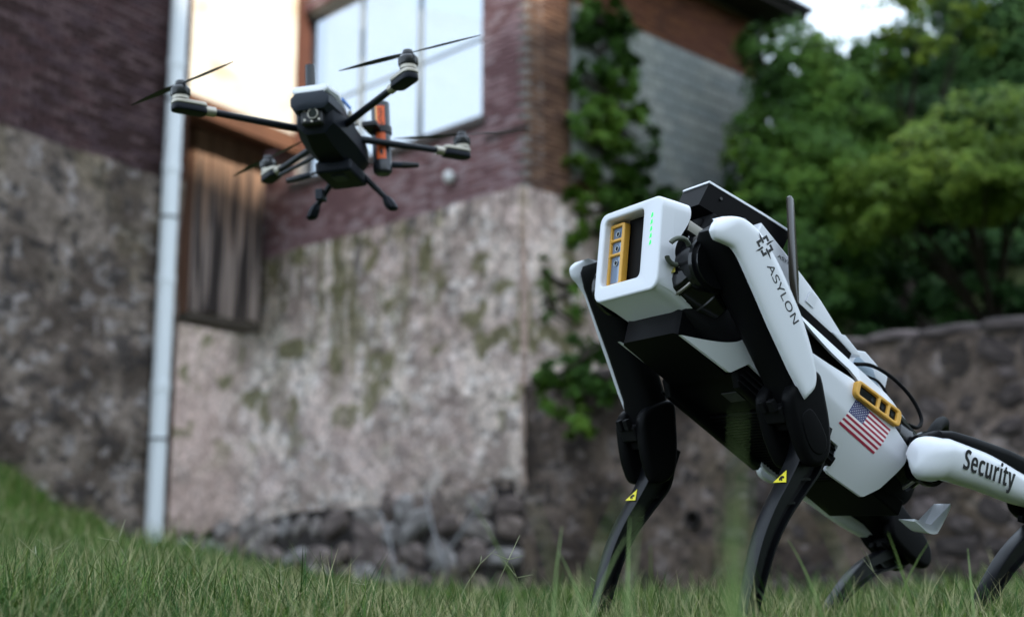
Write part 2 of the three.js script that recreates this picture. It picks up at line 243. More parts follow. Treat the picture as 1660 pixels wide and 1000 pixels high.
{ // side of the same building: brick quoin, grey block infill, brown band and eaves
  const g = wallGroup('side_wall', FW3, 'receding side wall of grey concrete blocks beside a brown brick corner', 'building'), F = FW3;
  mesh('wall', merge([boxUV(F, 0.37, 0.85, STONE_TOP, 8.6, -0.36, -0.015), boxUV(F, 0.85, 5.6, 1.2, 8.6, -0.36, -0.04)]), Mmortar, g);
  bricks(g, F, [[0.005, 0.86, STONE_TOP, 8.6]], [], [srgb(110, 76, 60), srgb(136, 98, 76), srgb(156, 116, 92), srgb(120, 86, 70)], 31);
  bricks(g, F, [[0.88, 5.55, 3.0, 4.82], [0.88, 5.55, 7.12, 8.3]], [], [srgb(112, 66, 42), srgb(140, 86, 54), srgb(126, 74, 50)], 33, 0.224, 0.076, -0.02);
  mesh('stone_base', boxUV(F, 0.05, 5.6, -1.0, STONE_TOP - 0.004, -0.4, -0.06), MmortarDark, g);
  renderSheet(g, F, 'stone_render', -0.07, 5.6, () => 1.0, STONE_TOP - 0.01, MpaleRender, 0.05, 19, 90, 60, 0.045);
  const bm = [[186, 190, 184], [174, 180, 178], [196, 198, 192]].map((c) => std(srgb(...c), 0.95, { map: grainTex, bumpMap: grainTex, bumpScale: 0.004 })), r = rng(77), bg = new RoundedBoxGeometry(0.392, 0.192, 0.1, 1, 0.006);
  for (let k = 0; k < 12; k++) for (let i = -1; i < 12; i++) { const u = 0.9 + i * 0.4 + (k % 2) * 0.2, v = 4.84 + k * 0.2, a = Math.max(0.9, u), b = Math.min(5.55, u + 0.392); if (v > 7.05 || b - a < 0.06) continue; const o = mesh('block', bg, bm[Math.floor(r() * 3)], g); o.position.set((a + b) / 2 * F.s, v + 0.1, -0.05 + (r() - 0.5) * 0.006); o.scale.x = (b - a) / 0.392; }
  mesh('eaves_board', boxUV(F, -0.4, 6.0, 8.3, 8.42, -0.4, 0.55), std(srgb(40, 34, 32), 0.9), g);
  mesh('roof', boxUV(F, -0.45, 6.05, 8.42, 8.5, -0.6, 0.65), std(srgb(48, 44, 44), 0.9), g);
  mesh('downpipe', rod([5.3 * F.s, 3, 0.06], [5.3 * F.s, 8.3, 0.06], 0.05), std(srgb(58, 62, 66), 0.6), g);
}
// ---------------------------------------------------------------- dark building on the left with its rain pipe
{
  const g = wallGroup('dark_brick_building', FW1, 'dark maroon brick building on a rough grey stone base', 'building'), F = FW1;
  mesh('wall', boxUV(F, 0, 7.5, STONE_TOP, 8.8, -0.5, -0.015), std(srgb(112, 102, 100), 1, { map: grainTex }), g);
  bricks(g, F, [[0.005, 6.0, STONE_TOP, 8.75]], [], [srgb(92, 62, 64), srgb(110, 78, 80), srgb(104, 78, 84), srgb(126, 98, 100), srgb(80, 52, 52)], 41, 0.235, 0.082);
  mesh('stone_base', boxUV(F, 0.02, 7.5, -1.2, STONE_TOP - 0.004, -0.5, -0.03), MmortarDark, g);
  renderSheet(g, F, 'stone_render', 0, 7.5, () => -1.2, STONE_TOP, MdarkRender, 0.07, 29, 160, 110, 0.05);
  mesh('corner_board', boxUV(F, -0.06, 0.0, -0.9, 8.8, -0.5, 0.03), std(srgb(96, 60, 44), 0.95, { map: grainTex }), g);
}
{
  const g = thing('downspout', 'white plastic rain pipe standing at the corner of the dark brick building', 'pipe');
  const P0 = FW1.at(0.33, 0, 0.2), m = phy(srgb(236, 241, 246), 0.4, { clearcoat: 0.2 });
  const y0 = groundY(P0.x, P0.z) - 0.05; g.position.set(P0.x, y0, P0.z);
  const r = 0.105, seams = [0, 2.05, 3.35, 4.75, 6.1, 8.6];
  for (let i = 0; i < 5; i++) { mesh('pipe', rod([0, seams[i], 0], [0, seams[i + 1] - 0.004, 0], r, r, 28), m, g); if (i) mesh('coupling', rod([0, seams[i] - 0.06, 0], [0, seams[i] + 0.06, 0], r + 0.008, r + 0.008, 28), m, g); }
  for (const y of [1.4, 4.1, 5.6]) mesh('bracket', rod([0, y, 0], [0, y + 0.035, 0], r + 0.012, r + 0.012, 28), std(srgb(128, 130, 134), 0.6), g);
}
{ // jettied bay in the corner: sunlit rendered storey over a boarded hatch
  const F = frame(-3.48, -18.8, -0.514, 0.858), g = wallGroup('jettied_bay', F, 'sunlit cream rendered bay over weathered hanging boards between the two buildings', 'building');
  const cream = dataTex(512, 512, (u, v) => { const n = fbm(u * 7, v * 7, 81, 5), k = 0.9 + 0.2 * (n - 0.5); let c = [236 * k, 228 * k, 212 * k]; c = mix3(c, [176, 146, 112], 0.5 * spot(fbm(u * 3 + 5, v * 5, 83, 4), 0.6, 0.75)); return c; });
  mesh('rendered_wall', boxUV(F, -0.25, 3.2, 6.3, 9.0, -0.5, 0), std(0xffffff, 0.9, { map: cream }), g);
  mesh('corner_post', boxUV(F, -0.3, -0.02, 6.1, 9.0, 0.001, 0.06), std(srgb(122, 74, 56), 0.9, { map: grainTex }), g);
  mesh('fascia_board', boxUV(F, -0.25, 3.2, 6.02, 6.295, -0.06, 0.03), std(srgb(132, 88, 62), 0.9, { map: grainTex }), g);
  mesh('floor_boards', boxUV(F, -0.25, 3.2, 6.2, 6.29, -1.6, -0.065), std(srgb(104, 72, 54), 0.9), g);
  const wood = (k) => dataTex(128, 512, (u, v) => { const n = fbm(u * 9 + k * 13, v * 2.2, 85 + k, 4), f = fbm(u * 40, v * 3, 87 + k, 3); let c = mix3([176, 144, 120], [124, 98, 84], n); c = mix3(c, [178, 166, 162], 0.8 * spot(1 - v + 0.5 * (n - 0.5), 0.25, 0.7)); c = mix3(c, [52, 46, 46], 0.9 * spot(fbm(u * 3 + k * 7, v * 1.6 + k, 89, 4) + 0.35 * (1 - v), 0.62, 0.82)); const q = 0.8 + 0.4 * f; return [c[0] * q, c[1] * q, c[2] * q]; });
  const hatch = part('boarded_hatch', g), wd = 0.31;
  for (let i = 0; i < 5; i++) { mesh('board', boxUV(F, i * wd - 0.22, i * wd + wd - 0.235, 3.38 - 0.03 * (i % 3), 6.18, -0.8 + 0.012 * (i % 2), -0.76 + 0.012 * (i % 2)), std(0xffffff, 0.92, { map: wood(i) }), hatch); }
  mesh('hatch_sill', boxUV(F, -0.22, 1.34, 3.22, 3.34, -1.2, -0.74), std(srgb(120, 110, 100), 0.9, { map: grainTex }), hatch);
  mesh('back_wall', boxUV(F, -0.4, 3.2, 3.36, 6.19, -1.8, -1.25), std(srgb(128, 84, 58), 0.95, { map: grainTex }), g);
  mesh('hatch_side', boxUV(F, 1.34, 1.4, 3.3, 6.18, -1.2, -0.77), std(srgb(104, 74, 58), 0.95), hatch);
}
function wallLamp(px, py, u, v, label) { const g = thing('wall_lamp', label, 'lamp'); placeOn(g, FW2, u, v, 0.0); mesh('bracket', box(-0.05, 0.05, -0.05, 0.05, 0.01, 0.05, 0.01), std(srgb(150, 150, 150), 0.6), g); const d = new THREE.SphereGeometry(0.085, 20, 14); d.scale(1, 1.1, 0.8).translate(0, 0, 0.1); mesh('globe', d, phy(srgb(226, 226, 226), 0.35), g); mesh('collar', new THREE.TorusGeometry(0.06, 0.012, 8, 20).translate(0, 0, 0.05), std(srgb(120, 120, 120), 0.5), g); }
wallLamp(732, 268, 1.36, 4.83, 'small white globe lamp on the brick below the window sill');
wallLamp(478, 138, 5.24, 6.6, 'small white globe lamp beside the far edge of the big window');

// ---------------------------------------------------------------- retaining wall on the right and the terrace behind it
{
  const g = wallGroup('retaining_wall', FRW, 'low dark rubble retaining wall running from the building corner behind the robot', 'wall'), F = FRW, TOP = (u) => 1.96 - 0.004 * u;
  mesh('wall_core', boxUV(F, 0.1, 11, -1.3, 1.86, -0.9, -0.5), MmortarDark, g);
  const drains = [[1132, 842], [992, 848]].map(([px, py]) => { const dir = at(px, py, 12).sub(camera.position), k = F.O.clone().setY(EYE).sub(camera.position).dot(F.N) / dir.dot(F.N), P = camera.position.clone().addScaledVector(dir, k); return [P.clone().sub(F.O).dot(F.U), P.y]; });
  renderSheet(g, F, 'stone_render', 0.02, 11, () => -1.2, 1.9, MbrownRender, 0.06, 37, 360, 110, 0.05, drains.map(([u, v]) => [u, v, 0.085]));
  rubble(g, F, 3.0, 10.6, -0.85, (u) => TOP(u), 0.2, 53, 0.33, -0.045, 1, brownStones);
  const r = rng(66);
  for (let u = 0.1; u < 10.8;) { const L = lerp(0.35, 0.7, r()), o = mesh('coping_stone', stoneShapes[Math.floor(r() * 14)], brownStones[Math.floor(r() * 3)], g); o.position.set((u + L / 2) * F.s, 1.92 + (r() - 0.5) * 0.03, -0.2); o.scale.set(L * 1.05, 0.17, 0.6); u += L; }
  for (const [u, v] of drains) { const h = mesh('drain_pipe', new THREE.LatheGeometry([[0, -0.48], [0.07, -0.48], [0.072, 0.06], [0.1, 0.065], [0.1, -0.05]].map((p) => new THREE.Vector2(...p)), 24).rotateX(Math.PI / 2), std(srgb(96, 88, 84), 0.95, { map: stoneTex }), g); h.position.set(u * F.s, v, 0.05); }
}
function terraceY(x, z) { const u = (x - CORNER[0]) * FRW.N.x + (z - CORNER[1]) * FRW.N.z; const q = -u; return 1.8 + 0.2 * Math.max(0, q - 0.5) + 0.55 * Math.max(0, q - 5.5) + 0.12 * (fbm(x, z, 9, 3) - 0.5); }
{
  const g = grid(60, 40, (a, b) => { const u = lerp(-0.2, 16, a), q = lerp(0.5, 16, b), P = FRW.at(u, 0, -q); return [P.x, terraceY(P.x, P.z), P.z]; }, (a, b) => [a * 8, b * 8]);
  structure(mesh('terrace_ground', g, std(0xffffff, 1, { map: soilTex })));
}
// ---------------------------------------------------------------- four-legged robot (own axes: x forward, y left, z up)
const Mwhite = phy(srgb(214, 216, 222), 0.3, { clearcoat: 0.35, clearcoatRoughness: 0.25 }), Mblack = phy(lin(0.0035, 0.0035, 0.004), 0.4, { specularIntensity: 0.1 }), Mgloss = phy(lin(0.005, 0.005, 0.006), 0.2, { specularIntensity: 0.75 }), Mmatt = phy(lin(0.0045, 0.0045, 0.005), 0.6, { specularIntensity: 0.18 });
const scuff = dataTex(256, 256, (u, v) => { const a = fbm(u * 60, v * 7, 201, 3), b = fbm(u * 12, v * 12, 203, 4); let s = 15 + 26 * (b - 0.5); if (a > 0.7) s += 60 * (a - 0.7) * 3; return [s * 0.9, s * 0.97, s * 1.14]; });
const Mshank = phy(lin(0.9, 0.9, 0.9), 0.34, { map: scuff, specularIntensity: 0.55 }), Mamber = std(srgb(214, 160, 62), 0.5), Mlens = phy(lin(0.006, 0.006, 0.008), 0.08, { specularIntensity: 0.5 }), Mglassblue = phy(srgb(104, 124, 150), 0.08, { clearcoat: 1 }), Mink = std(lin(0.006, 0.006, 0.008), 0.5), Myellow = std(srgb(222, 208, 48), 0.6), Mcable = std(srgb(78, 84, 72), 0.6), Msteel = std(srgb(150, 146, 140), 0.35, { metalness: 0.8 }), Mscrew = std(srgb(170, 168, 160), 0.35, { metalness: 0.9 });
const robot = thing('robot_dog', 'white and black four legged security robot standing nose up in the grass', 'robot');
{ // stance: nose up, turned half towards the camera
  const Mx = new THREE.Matrix4().makeBasis(V(-0.7261, 0.5236, 0.4456), V(0.5226, -0.0009, 0.8526), V(0.4468, 0.852, -0.273)).setPosition(0.4717, 0.2608 + EYE, -2.187);
  Mx.decompose(robot.position, robot.quaternion, robot.scale); robot.scale.set(1, 1, 1);
}
function flatText(str, f, len, cap, depth = 0.0006) { const g = new TextGeometry(str, { font: f, size: 1, depth: 0.02, curveSegments: 6, bevelEnabled: false }); g.computeBoundingBox(); const b = g.boundingBox; const capH = f === font || f === fontBold ? 0.98 : 1; g.translate(-b.min.x, 0, 0).scale(len / (b.max.x - b.min.x), cap / capH, depth / 0.02); return g; }
// text frame on a left leg: right = -z, up = -x, out = +y
const legText = new THREE.Matrix4().makeBasis(V(0, 0, -1), V(-1, 0, 0), V(0, 1, 0));
const ringSec = (n, hx, hy, cx, z, e = 0.45) => ring(n, (t) => { const [a, b] = sup(t, e), k = (1 + b) / 2; return [lerp(-0.01, cx, k) + lerp(Math.min(hx, 0.026), hx, k) * a, hy * b, z]; });
// a domed cover over the outer side of a leg: rows of [z, rear x, front x]
const pchip = (xs, ys) => { const n = xs.length, h = [], d = [], m = Array(n).fill(0); for (let i = 0; i < n - 1; i++) { h.push(xs[i + 1] - xs[i]); d.push((ys[i + 1] - ys[i]) / h[i]); } for (let i = 1; i < n - 1; i++) if (d[i - 1] * d[i] > 0) m[i] = 2 / (1 / d[i - 1] + 1 / d[i]); m[0] = d[0]; m[n - 1] = d[n - 2]; return (x) => { let i = 0; while (i < n - 2 && x > xs[i + 1]) i++; const t = clamp((x - xs[i]) / h[i]), t2 = t * t, t3 = t2 * t; return (2 * t3 - 3 * t2 + 1) * ys[i] + (t3 - 2 * t2 + t) * h[i] * m[i] + (-2 * t3 + 3 * t2) * ys[i + 1] + (t3 - t2) * h[i] * m[i + 1]; }; };
const coverLoft = (rows, yRear, yFront, y1, Rt, Rb, e = 0.5) => {      // rows by rising z
  const zs = rows.map((r) => r[0]), fr = pchip(zs, rows.map((r) => r[1])), ff = pchip(zs, rows.map((r) => r[2])), z0 = zs[0], z1 = zs[zs.length - 1], N = 60;
  return loft(Array.from({ length: N + 1 }, (_, i) => {
    const t = lerp(i / N, (1 - Math.cos(Math.PI * i / N)) / 2, 0.5), z = lerp(z0, z1, t), kt = z > z1 - Rt ? Math.sqrt(Math.max(0, 1 - ((z - z1 + Rt) / Rt) ** 2)) : 1, kb = z < z0 + Rb ? Math.sqrt(Math.max(0, 1 - ((z0 + Rb - z) / Rb) ** 2)) : 1, k = 0.06 + 0.94 * Math.min(kt, kb);
    const xr = fr(z), xf = ff(z), m = (xr + xf) / 2, h = Math.max(0.002, (xf - xr) / 2), o = [];
    const base = (x) => lerp(yRear, yFront, clamp((x - xr) / (2 * h)));
    for (let q = 0; q <= 26; q++) { const [c, w] = sup(q / 26 * Math.PI, e), x = m + h * c, b = base(x); o.push([x, b + (y1 - b) * k * w, z]); }
    for (let q = 1; q < 8; q++) { const x = m - h * 0.96 + h * 1.92 * q / 8, b = base(x); o.push([x, b - 0.003, z]); }
    return o;
  }), true, 1.1);
};
const LU = 0.3205, LL = 0.3365;
const legShapes = {
  core: loft([ringSec(28, 0.024, 0.026, -0.008, 0.058), ringSec(28, 0.034, 0.037, -0.014, 0.048), ringSec(28, 0.039, 0.041, -0.017, 0.02), ringSec(28, 0.039, 0.042, -0.019, -0.03), ringSec(28, 0.038, 0.04, -0.02, -0.12), ringSec(28, 0.035, 0.038, -0.016, -0.2), ringSec(28, 0.038, 0.038, -0.004, -0.25), ringSec(28, 0.036, 0.034, 0.002, -0.27)]),
  bridge: merge([box(-0.02, 0.04, -0.03, 0.03, -0.287, -0.262, 0.004), box(0.03, 0.052, -0.022, 0.022, -0.268, -0.24, 0.004), box(0.046, 0.058, 0.004, 0.016, -0.245, -0.225, 0.002), box(0.046, 0.058, -0.016, -0.004, -0.245, -0.225, 0.002)]),
  knee: plate([[-0.04, -0.225], [0.0, -0.215], [0.036, -0.225], [0.052, -0.265], [0.06, -0.315], [0.056, -0.342], [0.036, -0.352], [0.012, -0.346], [-0.01, -0.318], [-0.03, -0.27]], 0.017, 0.043, 0.009, true),
  kneeCap: plate([[0.012, -0.265], [0.034, -0.265], [0.046, -0.32], [0.03, -0.336], [0.01, -0.325]], 0.041, 0.0445, 0.003, true),
  coverFront: coverLoft([[-0.248, 0.006, 0.016], [-0.24, -0.012, 0.017], [-0.225, -0.029, 0.018], [-0.185, -0.045, 0.02], [-0.12, -0.057, 0.02], [-0.06, -0.059, 0.018], [0, -0.054, 0.017], [0.02, -0.049, 0.02], [0.036, -0.042, 0.034], [0.05, -0.032, 0.047], [0.062, -0.016, 0.046], [0.069, -0.002, 0.034], [0.0715, 0.006, 0.022]], 0.016, 0.04, 0.052, 0.02, 0.012),
  coverFar: coverLoft([[-0.248, 0.0, 0.006], [-0.24, -0.012, 0.008], [-0.225, -0.029, 0.009], [-0.185, -0.045, 0.012], [-0.12, -0.057, 0.013], [-0.06, -0.059, 0.014], [0, -0.054, 0.014], [0.03, -0.045, 0.022], [0.048, -0.034, 0.03], [0.06, -0.018, 0.028], [0.067, -0.004, 0.02], [0.069, 0.0, 0.012]], 0.016, 0.041, 0.047, 0.016, 0.012),
  coverRear: coverLoft([[-0.25, 0.008, 0.028], [-0.22, -0.01, 0.034], [-0.15, -0.022, 0.038], [-0.05, -0.037, 0.035], [0.03, -0.039, 0.037], [0.052, -0.034, 0.045], [0.076, -0.026, 0.047], [0.09, -0.015, 0.042], [0.097, -0.004, 0.034], [0.0995, 0.006, 0.024]], 0.01, 0.022, 0.056, 0.05, 0.02, 0.8),
};
{ // bowed shank with a recessed web between two flanges; y outwards
  const C = [[0.03, 0.0, 0.026, 0.0155], [0.0, 0.0, 0.027, 0.017], [-0.04, -0.006, 0.0265, 0.017], [-0.09, 0.003, 0.022, 0.0165], [-0.14, 0.014, 0.0185, 0.0155], [-0.19, 0.018, 0.0163, 0.0145], [-0.24, 0.014, 0.0148, 0.0135], [-0.29, 0.006, 0.0132, 0.0124], [-0.325, 0.0, 0.012, 0.0118]];
  const cv = new THREE.CatmullRomCurve3(C.map((c) => V(c[0], c[1], c[2]))), ct = new THREE.CatmullRomCurve3(C.map((c) => V(c[0], c[3], 0)));
  const sec = (z, cx, w, t, k) => { const q = 0.55 * t * k, L = [[1, -0.75], [0.92, -1], [0.05, -1], [-0.02, -1 + k * 0.75], [-0.72, -1 + k * 0.75], [-0.78, -1], [-0.95, -1], [-1, -0.8], [-1, 0.8], [-0.95, 1], [-0.78, 1], [-0.72, 1 - k * 0.75], [-0.02, 1 - k * 0.75], [0.05, 1], [0.92, 1], [1, 0.75]]; return L.map(([a, b]) => [cx + a * w, b * t, z]); };
  const R = []; for (let i = 0; i <= 44; i++) { const p = cv.getPoint(i / 44), t = ct.getPoint(i / 44).y, s = i / 44; R.push(sec(p.x, p.y, p.z, t, smooth(0.12, 0.22, s) * (1 - smooth(0.86, 0.96, s)))); }
  legShapes.shank = loft(R);
  legShapes.ribs = merge([0.24, 0.34, 0.46].map((s) => { const p = cv.getPoint(s), t = ct.getPoint(s).y; const b = box(-p.z * 0.8, p.z * 0.1, -t * 0.9, t * 0.9, -0.0018, 0.0018); return b.rotateY(0.5).translate(p.y, 0, p.x); }));
  const f = new THREE.SphereGeometry(0.021, 20, 14); f.scale(1.1, 0.95, 1).translate(0.0, 0, -0.336); legShapes.foot = f;
  legShapes.toShank = (g, kn) => g.clone().rotateY(kn).translate(0, 0, -LU);
}
const triGeo = (() => { const s = outline([[0, 0.017], [0.0155, -0.0095], [-0.0155, -0.0095]]); return new THREE.ExtrudeGeometry(s, { depth: 0.0006, bevelEnabled: false }); })();
const triMark = merge([new THREE.TorusGeometry(0.0038, 0.0012, 6, 14, 4.6), new THREE.BoxGeometry(0.0022, 0.011, 0.0008).rotateZ(0.6), new THREE.BoxGeometry(0.0022, 0.009, 0.0008).rotateZ(-0.7)]);
function makeLeg(hip, hx, hy, kn, left, rear, label) {
  const g = part('leg', robot); g.userData.label = label;
  g.position.set(...hip);
  g.quaternion.setFromAxisAngle(V(1, 0, 0), hx).multiply(new THREE.Quaternion().setFromAxisAngle(V(0, 1, 0), hy));
  const S = (x) => (left ? x : mirrorY(x));
  mesh('upper_leg', S(legShapes.core), Mblack, g);
  mesh('knee_bridge', S(legShapes.bridge), Mmatt, g);
  mesh('knee_plate', S(legShapes.knee), Mblack, g); mesh('knee_plate', S(mirrorY(legShapes.knee)), Mblack, g);
  mesh('knee_cap', S(legShapes.kneeCap), Mblack, g);
  mesh('leg_cover', S(rear ? legShapes.coverRear : left ? legShapes.coverFront : legShapes.coverFar), Mwhite, g);
  mesh('knee_pivot', rod([0, -0.018, -LU], [0, 0.018, -LU], 0.02), Mmatt, g);
  mesh('shank', S(legShapes.toShank(legShapes.shank, kn)), Mshank, g);
  mesh('shank_rib', S(legShapes.toShank(legShapes.ribs, kn)), Mshank, g);
  mesh('foot', legShapes.toShank(legShapes.foot, kn), Mmatt, g);
  const r = rng(left * 2 + rear + 3);
  for (const [x, z] of [[-0.008, -0.05], [-0.02, -0.062], [0.0, -0.01], [-0.012, 0.02]]) { const s = left ? -1 : 1; mesh('screw', rod([x, 0.0385 * s, z], [x, 0.0432 * s, z], 0.0028, 0.0028, 8), Mscrew, g); }
  return g;
}
const D = Math.PI / 180;
const legFL = makeLeg([0.298, 0.166, 0], -0.12 * D, 62.43 * D, -58.47 * D, true, false, 'front leg with a lettered white cover');
const legFR = makeLeg([0.298, -0.166, 0], -0.13 * D, 53.45 * D, -49.0 * D, false, false, 'front leg seen from its black inner side');
const legRL = makeLeg([-0.272, 0.1657, -0.0087], -4.49 * D, 109.87 * D, -127.63 * D, true, true, 'rear leg with Security on its white cover');
const legRR = makeLeg([-0.272, -0.165, -0.0149], 7.69 * D, 96.99 * D, -128.62 * D, false, true, 'rear leg half hidden behind the body');
{ // lettering and emblem on the covers
  const t = flatText('ASYLON', font, 0.103, 0.0135).applyMatrix4(legText); mesh('lettering', t.translate(-0.0215, 0.0518, -0.031), Mink, legFL);
  const em = [];
  for (let k = 0; k < 4; k++) {
    const a = k * Math.PI / 2, L = [[0.003, 0.013], [0.013, 0.013], [0.013, 0.003], [0.0088, 0.003], [0.0088, 0.0088], [0.003, 0.0088]];
    em.push(new THREE.ExtrudeGeometry(outline(L), { depth: 0.0006, bevelEnabled: false }).rotateZ(a));
    em.push(new THREE.ExtrudeGeometry(outline([[-0.0014, 0.0045], [0.0017, 0.006], [0.0004, 0.023], [-0.002, 0.014]]), { depth: 0.0006, bevelEnabled: false }).rotateZ(a));
  }
  mesh('emblem', merge(em).rotateZ(0.0).applyMatrix4(legText).translate(-0.036, 0.0518, -0.002), Mink, legFL);
  const s = flatText('Security', fontBold, 0.13, 0.034).applyMatrix4(new THREE.Matrix4().makeRotationY(-0.05).multiply(legText)); mesh('lettering', s.translate(0.012, 0.0558, 0.012), Mink, legRL);
  for (const [leg, kn, x, z, y] of [[legFL, -58.47 * D, 0.022, -0.075, 1], [legFR, -49.0 * D, 0.022, -0.075, 1]]) {
    // warning triangle on the front flange of the shank
    const B = new THREE.Matrix4().makeBasis(V(0, 1, 0), V(-0.2, 0, 0.98).normalize(), V(0.98, 0, 0.2).normalize());
    const T = legShapes.toShank(triGeo.clone().scale(0.95, 0.95, 1).applyMatrix4(B).translate(0.026, 0, -0.088), kn), U = legShapes.toShank(triMark.clone().translate(0, -0.001, 0.0009).applyMatrix4(B).translate(0.026, 0, -0.088), kn);
    mesh('warning_sticker', T, Myellow, leg); mesh('warning_mark', U, Mink, leg);
  }
}
{ // body core, belly, fins
  const sec = (x, hy, z0, z1, e = 0.35) => ring(32, (t) => { const [a, b] = sup(t, e); return [x, hy * a, (z0 + z1) / 2 + (z1 - z0) / 2 * b]; });
  mesh('body', loft([sec(0.29, 0.06, -0.06, 0.05), sec(0.275, 0.08, -0.08, 0.062), sec(0.2, 0.1, -0.088, 0.066), sec(-0.2, 0.1, -0.09, 0.064), sec(-0.26, 0.095, -0.088, 0.05), sec(-0.31, 0.085, -0.075, 0.03), sec(-0.335, 0.06, -0.05, 0.01)]), Mmatt, robot);
  mesh('belly_plate', loft([0.282, 0.277, 0.16, 0.155].map((x, i) => ring(4, (t) => { const w = (i % 3 ? 0.074 : 0.066), [a, b] = [Math.sign(Math.cos(t + 0.785)), Math.sign(Math.sin(t + 0.785))]; return [x + (b > 0 ? 0 : -0.012), a * w, -0.088 + b * 0.02]; }))), Mblack, robot);
  mesh('belly_plate', box(0.045, 0.15, -0.082, 0.082, -0.104, -0.07, 0.004), Mblack, robot);
  mesh('belly_label', box(0.075, 0.1, 0.012, 0.05, -0.1052, -0.104), std(lin(0.03, 0.03, 0.03), 0.6), robot);
  for (let i = 0; i < 26; i++) mesh('belly_fin', box(0.035 - i * 0.0082, 0.0395 - i * 0.0082, -0.088, 0.088, -0.106, -0.07, 0.0015), Mblack, robot);
  mesh('belly_plate', box(-0.3, -0.178, -0.084, 0.084, -0.1, -0.07, 0.004), Mblack, robot);
}
